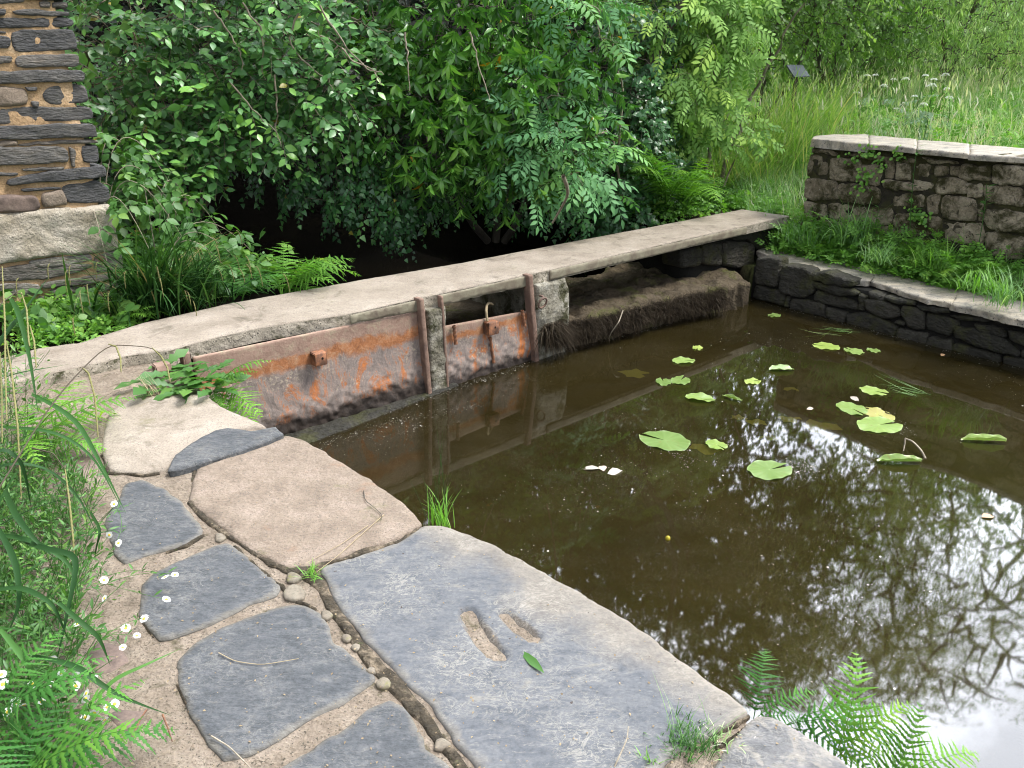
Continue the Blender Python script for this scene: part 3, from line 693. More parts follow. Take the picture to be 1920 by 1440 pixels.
# ------------------------------------------------------------------ footbridge
fb = thing('footbridge', BP(2.6, .4, -.04), 'long narrow concrete footbridge over the sluice gates with brown steel edge', 'footbridge')
back = [(1390, 392), (1240, 421), (1100, 447), (860, 493), (700, 520), (600, 538), (430, 568), (270, 604), (150, 641), (70, 652), (10, 668)]
front = [(1480, 404), (1393, 423), (1280, 448), (1040, 502), (873, 538), (773, 559), (640, 589), (560, 600), (480, 614), (400, 631), (320, 654), (240, 664), (167, 681), (60, 706), (0, 722)]
mb = MB(); slab(mb, np.concatenate([G2(back, ZD), [[-3.4, 3.55], [-3.4, 3.2]], G2(front[::-1], ZD)]), .095, res=.035, er=.012, amp=.004, ns=5, seed=71, jit=.006, smooth=0, z0=ZD, rough=.03, rows=4, skirtmat=1)
mb.build('deck', [M['concrete'], M['concrete_edge']], fb)
GP = Plane(BP(0, -.012, 0), BP(3, -.012, 0))
def edge_angle(p0, p1, h0, h1, seed):
    u0, z0 = GP.hit(*p0); u1, z1 = GP.hit(*p1)
    mb = MB(); n = 24; t = np.linspace(0, 1, n)
    top = np.full(n, ZD - .012); hh = h0 + (h1 - h0) * t + .012 * fbm(np.c_[t * 3, t * 0 + seed, t * 0], 2.5, 3, seed)
    poly = np.concatenate([np.c_[u0 + (u1 - u0) * t, top], np.c_[u0 + (u1 - u0) * t, top - hh][::-1]])
    slab(mb, poly, .012, res=.02, er=.003, amp=.001, seed=seed, jit=.001, smooth=0, frame=(GP.at(0, 0, .012) * [1, 1, 0], GP.u, GP.v, GP.n), z0=0.)
    mb.build('edge_angle', M['edge_steel'], fb)
edge_angle((655, 590), (783, 562), .055, .075, 1); edge_angle((822, 552), (990, 515), .07, .075, 2); edge_angle((1030, 505), (1400, 421), .07, .07, 3)
for px, py in ((300, 690),):
    mb = MB(); q = gz(305, 697, -.0); box(mb, q + [0, 0, .02], .085, .07, .06, (BD, BN, np.array([0, 0, 1.])), bev=.006)
    tag(mb.build('steel_box', M['rail_iron']), 'small rusty steel box set beside the weeds at the bridge corner', 'box')
mb = MB(); q = GP.hit(347, 668); box(mb, GP.at(q[0], -.02, .02), .045, .03, .14, (GP.u, GP.n, GP.v), bev=.005)
box(mb, GP.at(q[0] - .02, -.02, .01), .012, .06, .14, (GP.u, GP.n, GP.v), bev=.003)
tag(mb.build('steel_stub', M['rail_iron']), 'short rusty steel stub at the left end of the long gate', 'post')

# ------------------------------------------------------------------ sluice gates
FR = (GP.at(0, 0) * [1, 1, 0], GP.u, GP.v, GP.n)
def gate(name, label, tl, tr, key, off, seed, zb=-.80, xr=0.):
    u0, za = GP.hit(*tl, off); u1, zc = GP.hit(*tr, off); zt = (za + zc) / 2
    g = thing(name, GP.at((u0 + u1) / 2, zb, off), label, 'sluice gate')
    mb = MB()
    def crust(V): f = sm(-.36, -.60, V[:, 1]); return f * (.012 + .022 * fbm(np.c_[V, V[:, :1] * 0], 26, 4, seed)) + .004 * fbm(np.c_[V, V[:, :1] * 0], 11, 4, seed + 2)
    slab(mb, [(u0, zb), (u1 + xr, zb), (u1 + xr, zc), (u0, za)], .022, res=.014, er=.003, amp=.001, seed=seed, jit=.001, smooth=0, frame=FR, z0=off, func=crust)
    mb.build('gate_plate', M[key], g)
    return g, zt
def lug(g, px, py, w, h, off, dpt=.07, hole=True):
    u, z = GP.hit(px, py, off + dpt)
    mb = MB(); box(mb, GP.at(u, z, off + dpt * .5 + .004), w, dpt, h, (GP.u, GP.n, GP.v), bev=.005)
    o = mb.build('lifting_lug', M['iron'], g)
    mb = MB(); c = GP.at(u + w * .1, z + h * .08, off + dpt + .0045); a = np.linspace(0, 2 * math.pi, 11)[:-1]
    V = np.concatenate([[c], c + .008 * (np.cos(a)[:, None] * GP.u + np.sin(a)[:, None] * GP.v)])
    V2 = np.concatenate([V + GP.n * .001]); mb.add(V2, [(0, i + 1, (i + 1) % 10 + 1) for i in range(10)])
    mb.build('bolt_hole', M['hole'], o)
M['hole'] = plain('bolt_hole_dark', (.006, .005, .004), .9)
g1, _ = gate('sluice_gate', 'long rusty sluice gate plate left of the concrete pier, black crust at its foot', (363, 671), (792, 583), 'gate_rust', 0.0, 81, xr=.03)
lug(g1, 602, 674, .085, .085, .0)
g2, _ = gate('sluice_gate', 'short rusty sluice gate between two rails with a bright orange rust patch', (826, 614), (1003, 581), 'small_gate_rust', -.012, 82)
g2.name = 'sluice_gate.001'
lug(g2, 926, 616, .10, .10, -.012)
def rod(g, p0, p1, r, off, name='rod'):
    a, b_ = GP.hit(*p0, off), GP.hit(*p1, off); mb = MB()
    t = np.linspace(0, 1, 14); P = np.array([GP.at(a[0] + (b_[0] - a[0]) * q, a[1] + (b_[1] - a[1]) * q, off) for q in t])
    tubes(mb, P[None], (r * (1 + .22 * np.sin(np.arange(14) * 2.1)))[None], 7); mb.build(name, M['iron'], g)
rod(g2, (851, 611), (855, 645), .014, .012); rod(g2, (979, 582), (984, 610), .013, .012); rod(g2, (919, 632), (926, 680), .012, .006)
mb = MB(); a, b_ = GP.hit(917, 603, .03), GP.hit(927, 580, -.06)
tube(mb, bez(GP.at(a[0], a[1], .01), GP.at(a[0] - .01, a[1] + .17, -.02), GP.at(b_[0] + .03, b_[1] + .02, -.12), 12), .011, .010); tag(mb.build('rope', M['straw']), 'short frayed rope looped over the top of the small gate', 'rope')

pier = thing('gate_pier', GP.at(GP.hit(812, 650)[0], -.8, 0), 'narrow mossy concrete pier with steel rails between the two gates', 'pier')
mb = MB(); uL, uR = GP.hit(801, 600)[0], GP.hit(828, 600)[0]
slab(mb, [(uL - .01, -.85), (uR + .02, -.85), (uR + .02, -.035), (uL - .01, -.035)], .5, res=.02, er=.02, amp=.014, ns=12, seed=91, jit=.006, smooth=0, frame=FR, z0=.035)
mb.build('concrete_core', M['pier'], pier)
def rail(parent, p0, p1, w, off, dpt, name='gate_rail'):
    a, b_ = GP.hit(*p0, off), GP.hit(*p1, off); mb = MB(); n = 20
    V = [(a[0] - w / 2, a[1]), (a[0] + w / 2, a[1]), (b_[0] + w / 2, b_[1] - .12), (b_[0] - w / 2, b_[1] - .12)]
    slab(mb, V, dpt, res=.015, er=.004, amp=.002, ns=14, seed=int(p0[0]), jit=.002, smooth=0, frame=FR, z0=off); return mb.build(name, M['rail_iron'], parent)
rail(pier, (791, 561), (808, 735), .034, .055, .075); rail(pier, (829, 556), (842, 733), .02, .04, .045)
pier2 = thing('gate_pier', GP.at(GP.hit(1035, 560)[0], -.8, 0), 'wider weathered concrete pier with an iron mooring ring and hanging roots', 'pier'); pier2.name = 'gate_pier.001'
mb = MB(); a, b_ = GP.hit(1002, 520), GP.hit(1063, 520)
slab(mb, [(a[0], -.85), (b_[0], -.85), (b_[0] + .01, -.45), (b_[0] + .01, -.12), (b_[0] - .03, -.035), (a[0], -.035)], .55, res=.02, er=.03, amp=.03, ns=7, seed=92, jit=.012, smooth=0, frame=FR, z0=.03)
mb.build('concrete_core', M['pier'], pier2)
rail(pier2, (995, 516), (1010, 668), .042, .05, .07)
u, z = GP.hit(1018, 568, .07); mb = MB(); t = np.linspace(0, 2 * math.pi, 22)
tube(mb, np.array([GP.at(u + .042 * math.cos(q), z + .042 * math.sin(q), .066 + .012 * math.sin(q)) for q in t]), .0085); tube(mb, bez(GP.at(u, z + .05, .03), GP.at(u, z + .06, .09), GP.at(u, z + .03, .075), 6), .008)
mb.build('mooring_ring', M['rail_iron'], pier2)
mb = MB(); a, b_ = GP.hit(925, 545, -.55), GP.hit(972, 545, -.55)
slab(mb, [(a[0], -1), (b_[0], -1), (b_[0], -.04), (a[0], -.04)], .3, res=.04, er=.02, amp=.01, seed=93, frame=FR, z0=-.55, smooth=0)
tag(mb.build('rear_pier', M['pier']), 'dark support pier seen through the opening above the small gate', 'pier')
mb = MB(); slab(mb, G2([(800, 600), (860, 592), (928, 582), (940, 568), (900, 556), (850, 552), (800, 560)], -.34), .6, res=.03, er=.06, amp=.05, ns=5, seed=97, jit=.03, z0=-.36, smooth=1)
tag(mb.build('boulder', M['weir']), 'mossy boulder seen through the opening above the small gate', 'stone')
# sill at the foot of the gates
mb = MB(); a, b_ = GP.hit(500, 830)[0], GP.hit(838, 730)[0]
q = [BP(a - .1, 0, 0)[:2], BP(b_ + .08, 0, 0)[:2], BP(b_ + .08, -.05, 0)[:2], BP((a + b_) / 2 + .3, -.10, 0)[:2], BP(a + .45, -.17, 0)[:2], BP(a - .1, -.22, 0)[:2]]
slab(mb, q, .3, res=.02, er=.03, amp=.014, ns=12, seed=94, jit=.012, smooth=0, z0=ZW + .022)
tag(mb.build('gate_sill', M['pond_stone']), 'soaked dark sill along the foot of the long gate at water level', 'sill')

# ------------------------------------------------------------------ weir ledge with roots
weir = thing('weir_ledge', BP(3.2, .2, -.9), 'mossy stone weir ledge under the bridge fringed with dark hanging roots', 'weir')
wf = [(1018, 612), (1060, 602), (1100, 596), (1150, 584), (1200, 572), (1250, 560), (1300, 549), (1350, 541), (1416, 526)]
wq = list(G2(wf, -.42)); s0 = ST(*wq[0])[0]; s1 = ST(*wq[-1])[0]
slabpoly = wq + [BP(s1 + .15, .35, 0)[:2], BP(s1 + .1, 1.0, 0)[:2], BP(s0 - .1, .9, 0)[:2]]
mb = MB(); slab(mb, slabpoly, .55, res=.025, er=.035, amp=.075, ns=8, seed=95, jit=.05, smooth=1, z0=-.41, rough=.05, rows=5)
mb.build('ledge', M['weir'], weir)
mb = MB(); ww = np.array(wq); P = []; 
for i_ in range(len(ww) - 2): P.append(ww[i_] + (ww[i_ + 1] - ww[i_]) * RNG.random((900, 1)))
P = np.concatenate(P); P = np.concatenate([P, P + RNG.normal(0, .01, P.shape)]); o2 = RNG.random((len(P), 1)); P3 = np.c_[P - BN[:2] * (.035 + .05 * o2), -.425 - .12 * o2[:, 0] + RNG.normal(0, .015, len(P))]
clump = fbm(P3 * [1, 1, 0], 7, 3, 4)
az = math.atan2(-BN[1], -BN[0]) + RNG.normal(0, 1.2, len(P))
blades(mb, P3, az, np.maximum(.04, .115 + .10 * clump) * RNG.uniform(.4, 1.2, len(P)), RNG.uniform(1.0, 2.2, len(P)), RNG.uniform(-.4, 2.2, len(P)), RNG.uniform(.002, .006, len(P)), 6, RNG.random(len(P)))
u0 = GP.hit(1012, 600)[0]; k_ = 700
P3 = np.array([GP.at(u0 + RNG.uniform(.0, .22), RNG.uniform(-.50, -.36), .04) for _ in range(k_)])
blades(mb, P3, math.atan2(-BN[1], -BN[0]) + RNG.normal(0, .8, k_), RNG.uniform(.1, .26, k_), RNG.uniform(1.3, 1.9, k_), RNG.uniform(.6, 1.4, k_), RNG.uniform(.0025, .006, k_), 6, RNG.random(k_))
tag(mb.build('root_fringe', M['root'], weir), kind='stuff')
ab = thing('bridge_abutment', BP(4.6, .1, -.6), 'dark stone abutment under the far end of the footbridge', 'abutment')
AP = Plane(BP(0, .10, 0), BP(3, .10, 0)); mb = MB(); fr = (AP.at(0, 0) * [1, 1, 0], AP.u, AP.v, AP.n)
for j, q in enumerate([[(1360, 453), (1418, 455), (1414, 508), (1358, 500)], [(1322, 460), (1357, 453), (1356, 500), (1320, 497)], [(1400, 440), (1475, 420), (1470, 470), (1420, 470)], [(1280, 470), (1320, 462), (1318, 500), (1280, 505)], [(1380, 436), (1420, 428), (1425, 448), (1378, 452)]]):
    slab(mb, [AP.hit(*c) for c in q], .25, res=.025, er=.03, amp=.02, ns=9, seed=110 + j, jit=.008, frame=fr, z0=.0, rnd=RNG.random())
mb.build('stonework', M['pond_stone'], ab)
mb = MB(); slab(mb, [BP(3.9, .16, 0)[:2], BP(5.4, .16, 0)[:2], BP(5.4, .9, 0)[:2], BP(3.9, .9, 0)[:2]], .8, res=.1, z0=-.04); mb.build('core', M['pond_joint'], ab)

# ------------------------------------------------------------------ stone walls, each stone from its outline on the wall plane
def masonry(mb, plane, quads, conv, thick, er, amp, seed, res=.02, out=.03, rj=.012, grow=0., ns=10, smooth=1):
    fr = (plane.at(0, 0) * [1, 1, 0], plane.u, plane.v, plane.n)
    for j, q in enumerate(quads):
        P = np.array([plane.hit(*conv(*c)) for c in q])
        if grow: c = P.mean(0); P = c + (P - c) * (1 + grow)
        rs = np.random.default_rng(seed + j)
        slab(mb, P, thick, res=res, er=er, amp=amp, ns=ns, seed=seed + j, jit=rj, frame=fr, z0=out + rs.uniform(-.012, .02), rnd=rs.random(), smooth=smooth)
# pond wall
pwt = thing('pond_wall', (PW0 + PW1) / 2, 'low dark drystone pond wall capped with ragged pale slate slabs', 'wall')
PP = Plane(PW0, PW1); z4 = lambda x, y: (1350 + x / 3.368, 380 + y / 3.368)
Q = [[(228, 345), (385, 350), (365, 530), (222, 510)], [(400, 390), (585, 425), (585, 570), (520, 605), (372, 560)], [(222, 515), (400, 570), (405, 650), (330, 635), (205, 605)], [(410, 590), (445, 590), (440, 665), (405, 655)],
     [(450, 600), (660, 640), (665, 720), (560, 710), (445, 670)], [(590, 440), (700, 440), (850, 495), (845, 530), (750, 530), (590, 490)], [(578, 500), (720, 520), (870, 560), (860, 580), (760, 590), (580, 535)], [(600, 555), (850, 620), (865, 680), (750, 665), (590, 620)],
     [(670, 660), (800, 690), (780, 770), (670, 730)], [(930, 560), (1030, 585), (1030, 625), (940, 615)], [(910, 610), (1000, 615), (1130, 660), (1145, 710), (1060, 735), (930, 690)], [(800, 700), (930, 700), (1115, 770), (1110, 850), (950, 820), (800, 780)],
     [(1040, 590), (1220, 620), (1230, 650), (1120, 645), (1040, 615)], [(1150, 650), (1290, 680), (1290, 800), (1200, 800), (1140, 700)], [(1295, 690), (1495, 740), (1500, 780), (1440, 850), (1300, 800)], [(1230, 640), (1450, 670), (1452, 700), (1300, 690)],
     [(1110, 735), (1175, 755), (1165, 775), (1100, 760)], [(1120, 790), (1310, 830), (1310, 910), (1230, 900), (1120, 860)], [(1320, 850), (1470, 870), (1470, 970), (1400, 960), (1300, 920)], [(1440, 705), (1700, 720), (1700, 748), (1520, 745)],
     [(1480, 780), (1620, 800), (1800, 860), (1890, 940), (1880, 970), (1700, 930), (1490, 860)], [(1600, 760), (1800, 800), (1805, 860), (1620, 815)], [(1700, 720), (1920, 755), (1920, 800), (1720, 755)], [(1810, 800), (1990, 840), (1990, 930), (1830, 870)],
     [(1480, 890), (1770, 960), (1760, 1030), (1600, 1000), (1470, 950)], [(1790, 965), (2000, 1000), (2000, 1120), (1790, 1050)], [(1900, 930), (2080, 960), (2080, 1010), (1900, 980)], [(2010, 850), (2250, 900), (2250, 980), (2010, 930)], [(2010, 1010), (2260, 1060), (2260, 1200), (2010, 1130)], [(1940, 760), (2280, 830), (2280, 880), (1950, 830)],
     [(870, 575), (925, 590), (905, 690), (868, 680)], [(665, 715), (800, 770), (950, 830), (1110, 870), (1110, 930), (660, 760)], [(2290, 840), (2600, 900), (2600, 1050), (2290, 980)], [(2290, 1000), (2600, 1080), (2600, 1280), (2290, 1200)]]
mb = MB(); masonry(mb, PP, Q, z4, .16, .028, .02, 200, res=.018, out=.01, rj=.014, grow=.05, ns=9); mb.build('drystone', M['pond_stone'], pwt)
mb = MB(); u1 = 5.0
slab(mb, [(-.05, -1.1), (u1, -1.1), (u1, ZC - .07), (-.05, ZC - .07)], .5, res=.12, er=.01, amp=.0, frame=(PP.at(0, 0) * [1, 1, 0], PP.u, PP.v, PP.n), z0=-.04, smooth=0); mb.build('wall_core', M['pond_joint'], pwt)
cf = [(228, 302), (300, 330), (380, 362), (460, 395), (560, 412), (640, 432), (740, 465), (870, 490), (950, 490), (1060, 522), (1160, 560), (1300, 600), (1450, 628), (1480, 645), (1560, 660), (1700, 690), (1800, 718), (1920, 742), (2200, 815), (2600, 930)]
cb = [(285, 278), (480, 290), (560, 310), (700, 350), (850, 375), (1000, 410), (1160, 470), (1350, 510), (1500, 545), (1700, 585), (1920, 625), (2250, 700), (2750, 820)]
def along(L, x0, x1):
    L = np.array(L, float); mid = L[(L[:, 0] > x0 + 6) & (L[:, 0] < x1 - 6)]
    e = lambda x: (x, float(np.interp(x, L[:, 0], L[:, 1])))
    return [e(x0)] + [tuple(p) for p in mid] + [e(x1)]
for j, (a, b_) in enumerate([(228, 566), (570, 952), (956, 1466), (1470, 2000), (2005, 2600)]):
    fpts = along(cf, a, b_); bpts = along(cb, max(a + 40, 285), b_ + 60)
    mb = MB(); slab(mb, G2([z4(*q) for q in fpts + bpts[::-1]], ZC), .05 + .01 * (j % 2), res=.022, er=.012, amp=.01, ns=6, seed=130 + j, jit=.014, smooth=0, z0=ZC + .004 * (j % 2), rough=.035, rows=3, jns=22)
    mb.build('coping_slab', M['coping'], pwt)
# garden wall
GPn = Plane(GW0, GW1); z3 = lambda x, y: (1280 + x / 3, y / 3)
gwt = thing('garden_wall', np.array([*((GW0 + GW1) / 2)[:2], 0]), 'waist high mossy granite wall with a pale slate top in the meadow', 'wall')
Q = [[(730, 830), (870, 850), (870, 875), (725, 857)], [(880, 850), (1130, 880), (1300, 890), (1290, 920), (1000, 890)], [(1050, 812), (1140, 815), (1150, 842), (1060, 840)], [(1350, 855), (1640, 862), (1600, 890), (1380, 880)], [(1330, 885), (1540, 905), (1550, 925), (1420, 920)], [(1640, 868), (1920, 880), (1920, 915), (1650, 905)],
     [(715, 870), (820, 890), (815, 990), (705, 990)], [(830, 890), (1000, 900), (1020, 1020), (830, 1010)], [(1010, 930), (1120, 930), (1110, 1045), (1030, 1030)], [(1135, 905), (1195, 905), (1190, 1005), (1140, 1005)], [(1205, 905), (1290, 930), (1280, 1010), (1200, 1010)], [(1300, 910), (1405, 925), (1400, 1000), (1300, 990)], [(1420, 930), (1500, 930), (1500, 985), (1420, 990)], [(1507, 935), (1560, 940), (1555, 990), (1510, 990)], [(1570, 930), (1740, 930), (1730, 1020), (1570, 1005)], [(1750, 925), (1920, 935), (1920, 1050), (1750, 1030)],
     [(700, 1000), (870, 1020), (880, 1120), (695, 1120)], [(885, 1030), (1110, 1060), (1100, 1150), (895, 1140)], [(1130, 1010), (1290, 1030), (1360, 1070), (1260, 1075), (1140, 1060)], [(1300, 1010), (1420, 1020), (1400, 1075), (1320, 1065)], [(1430, 1000), (1590, 1010), (1590, 1090), (1430, 1085)], [(1600, 1035), (1685, 1030), (1690, 1110), (1600, 1110)], [(1700, 1040), (1920, 1060), (1920, 1170), (1700, 1130)],
     [(690, 1130), (810, 1150), (800, 1225), (680, 1230)], [(820, 1140), (1000, 1160), (1000, 1250), (830, 1240)], [(1010, 1165), (1180, 1165), (1180, 1260), (1010, 1260)], [(1190, 1080), (1365, 1090), (1360, 1180), (1190, 1170)], [(1372, 1110), (1450, 1095), (1440, 1205), (1380, 1200)], [(1460, 1100), (1650, 1120), (1650, 1240), (1470, 1230)], [(1660, 1130), (1695, 1135), (1695, 1240), (1660, 1240)], [(1705, 1180), (1920, 1190), (1920, 1315), (1720, 1285)],
     [(1200, 1195), (1450, 1215), (1450, 1330), (1200, 1310)], [(1465, 1245), (1690, 1255), (1700, 1380), (1480, 1360)], [(1710, 1300), (1920, 1330), (1920, 1460), (1710, 1430)], [(670, 1240), (900, 1250), (900, 1330), (670, 1320)], [(910, 1265), (1190, 1270), (1190, 1350), (910, 1340)], [(1200, 1335), (1450, 1350), (1450, 1440), (1200, 1420)]]
Q += [[(1930 + dx, 890 + dy), (1930 + dx + w, 900 + dy), (1930 + dx + w, 900 + dy + h), (1930 + dx, 890 + dy + h)] for dx in (0, 330, 650) for dy, h, w in ((0, 130, 310), (150, 140, 300), (310, 150, 310), (480, 140, 300))]
mb = MB(); masonry(mb, GPn, Q, z3, .2, .022, .024, 300, res=.02, out=.014, rj=.022, grow=.09, ns=11); mb.build('stonework', M['garden_stone'], gwt)
mb = MB(); slab(mb, [(.03, -.3), (4.2, -.3), (4.2, .79), (.03, .79)], .5, res=.08, er=.01, amp=.01, frame=(GPn.at(0, 0) * [1, 1, 0], GPn.u, GPn.v, GPn.n), z0=-.0, smooth=0); mb.build('wall_core', M['garden_joint'], gwt)
tf = [(728, 778), (900, 795), (1050, 806), (1200, 818), (1350, 832), (1500, 846), (1620, 857), (1770, 864), (1920, 872), (2500, 920)]
tb = [(735, 764), (850, 752), (1050, 755), (1225, 770), (1400, 785), (1660, 803), (1920, 821), (2700, 880)]
for j, (a, b_) in enumerate([(728, 1046), (1050, 1318), (1322, 1616), (1620, 2500)]):
    mb = MB(); slab(mb, G2([z3(*q) for q in along(tf, a, b_) + along(tb, max(a, 738), b_)[::-1]], .85), [.085, .05, .045, .05][j], res=.03, er=.012, amp=.008, ns=5, seed=150 + j, jit=.012, smooth=0, z0=.85 - .005 * j, rough=.025)
    mb.build('coping_slab', M['coping'], gwt)
# mill
MC = gz(236, 545, 0.)
MP = Plane(MC, MC + BD); z1 = lambda x, y: (x / 3, y / 3); zl = lambda x, y: (x / 4.237, 300 + y / 4.237)
mill = thing('mill_building', MC, 'corner of an old mill of dark slate courses in ochre mortar on granite', 'building')
Q = [[(-150, -60), (130, -50), (130, 20), (-150, 30)], [(140, -60), (365, -50), (365, 5), (140, 0)], [(215, 12), (280, 12), (280, 45), (228, 45)], [(290, 12), (372, 15), (376, 50), (285, 45)], [(65, 65), (200, 52), (380, 70), (385, 93), (100, 88)], [(-150, 50), (20, 50), (20, 90), (-150, 90)],
     [(-150, 102), (395, 100), (402, 153), (-150, 158)], [(60, 172), (412, 166), (425, 284), (82, 292)], [(-150, 207), (48, 207), (50, 270), (-150, 278)], [(-150, 175), (30, 178), (30, 192), (-150, 192)],
     [(90, 310), (430, 300), (437, 374), (86, 380)], [(-150, 312), (65, 317), (60, 357), (-150, 362)], [(-150, 402), (455, 393), (460, 460), (-150, 472)], [(240, 525), (280, 490), (330, 480), (468, 478), (487, 560), (470, 575), (300, 592), (250, 560)],
     [(130, 488), (210, 488), (200, 510), (150, 508)], [(165, 570), (210, 570), (205, 602), (175, 602)], [(-150, 612), (490, 600), (507, 640), (497, 672), (-150, 702)], [(-150, 717), (510, 690), (522, 750), (527, 770), (-150, 787)],
     [(105, 805), (530, 780), (543, 800), (400, 808), (110, 818)], [(-150, 832), (360, 820), (376, 910), (-150, 932)], [(380, 825), (420, 840), (420, 940), (395, 935)], [(452, 822), (547, 815), (558, 890), (543, 912), (462, 912)],
     [(120, 945), (350, 935), (340, 955), (130, 958)], [(-150, 962), (90, 967), (90, 985), (-150, 990)], [(55, 1000), (300, 960), (573, 930), (582, 990), (540, 1002), (45, 1040)], [(340, 1047), (540, 1015), (602, 1060), (608, 1110), (592, 1130), (382, 1143)], [(110, 1066), (320, 1047), (340, 1060), (130, 1082)]]
mb = MB(); masonry(mb, MP, Q, z1, .25, .009, .018, 400, res=.014, out=.03, rj=.011, grow=.05, ns=9)
Q2 = [[(735, 765), (943, 708), (972, 860), (762, 898)], [(-150, 875), (380, 812), (732, 832), (590, 890), (380, 938), (-150, 965)], [(330, 972), (982, 878), (988, 930), (600, 988), (340, 1012)], [(400, 1022), (993, 962), (984, 1012), (700, 1042), (430, 1062)], [(860, 1082), (1012, 1077), (1022, 1125), (880, 1135)], [(-150, 985), (300, 975), (320, 1065), (-150, 1075)], [(300, 1070), (860, 1065), (860, 1130), (300, 1130)], [(250, 790), (700, 742), (718, 795), (390, 848), (242, 830)]]
mb.build('slate_courses', M['mill_slate'], mill)
mb = MB(); masonry(mb, MP, Q2, zl, .25, .009, .02, 450, res=.014, out=.03, rj=.011, grow=.05)
mb.build('base_courses', M['base_slate'], mill)
for j, q in enumerate([[(-150, 490), (140, 490), (150, 590), (-150, 602)], [(-150, 790), (88, 787), (98, 820), (-150, 826)], [(230, 1085), (352, 1062), (382, 1148), (240, 1168)], [(-150, 1092), (200, 1097), (222, 1160), (190, 1192), (-150, 1195)]]):
    mb = MB(); masonry(mb, MP, [q], z1, .25, .02, .02, 470 + j, res=.02, out=.03, grow=.02)
    mb.build('tan_stone', M['sandstone' if j < 3 else 'redstone'], mill)
mb = MB(); masonry(mb, MP, [[(-150, 1203), (380, 1168), (602, 1140), (627, 1160), (667, 1380), (657, 1402), (480, 1432), (240, 1442), (-150, 1510)]], z1, .3, .03, .022, 480, res=.018, out=.035, smooth=1)
mb.build('granite_block', M['granite'], mill)
mb = MB()
slab(mb, [(-3.4, -.3), (-.05, -.3), (-.12, 4.2), (-3.4, 4.2)], 1.6, res=.045, er=.02, amp=.018, ns=9, seed=500, frame=(MP.at(0, 0) * [1, 1, 0], MP.u, MP.v, MP.n), z0=.012, smooth=0)
mb.build('mortar_wall', M['ochre_mortar'], mill)

# ================================================================== VEGETATION
def rg(seed): return np.random.default_rng(seed)

def skeleton(mb, trunk, tips, rs, r_tip=.003, r_link=.010, sag=.08, sides=4, k=6, pull=.35):
    """Join every twig foot to the nearest wood already there; returns nothing, adds tubes."""
    nodes = [np.array(p) for p in trunk]
    N = np.array(nodes)
    d0 = np.min(np.linalg.norm(tips[:, None] - N[None], axis=2), axis=1)
    P, R = [], []
    cap = np.empty((len(N) + len(tips) * 3 + 8, 3)); cap[:len(N)] = N; n = len(N)
    for j in np.argsort(d0):
        t = tips[j]; d = np.linalg.norm(cap[:n] - t, axis=1)
        i = int(np.argmin(d + pull * np.maximum(0, cap[:n, 2] - t[2])))
        a = cap[i]; L = d[i]
        c = (a + t) / 2 + rs.normal(0, .12, 3) * L + [0, 0, sag * L]
        q = bez(a, c, t, k); q[1:-1] += rs.normal(0, .012, (k - 2, 3)) * min(1, L * 2)
        P.append(q); r0 = r_link * min(1.2, .25 + L * .9); R.append(np.linspace(max(r0, r_tip), r_tip, k))
        cap[n:n + 3] = q[[k // 3, 2 * k // 3, k - 1]]; n += 3
    tubes(mb, np.array(P), np.array(R), sides, .5)

def sample(blobs, rs, shell=.5):
    P, D = [], []
    for c, r, n in blobs:
        d = unit(rs.normal(size=(n, 3))); rr = (shell ** 3 + (1 - shell ** 3) * rs.random((n, 1))) ** (1 / 3)
        r = np.broadcast_to(np.asarray(r, float), (3,))
        P.append(np.array(c) + d * rr * r); D.append(d)
    return np.concatenate(P), np.concatenate(D)

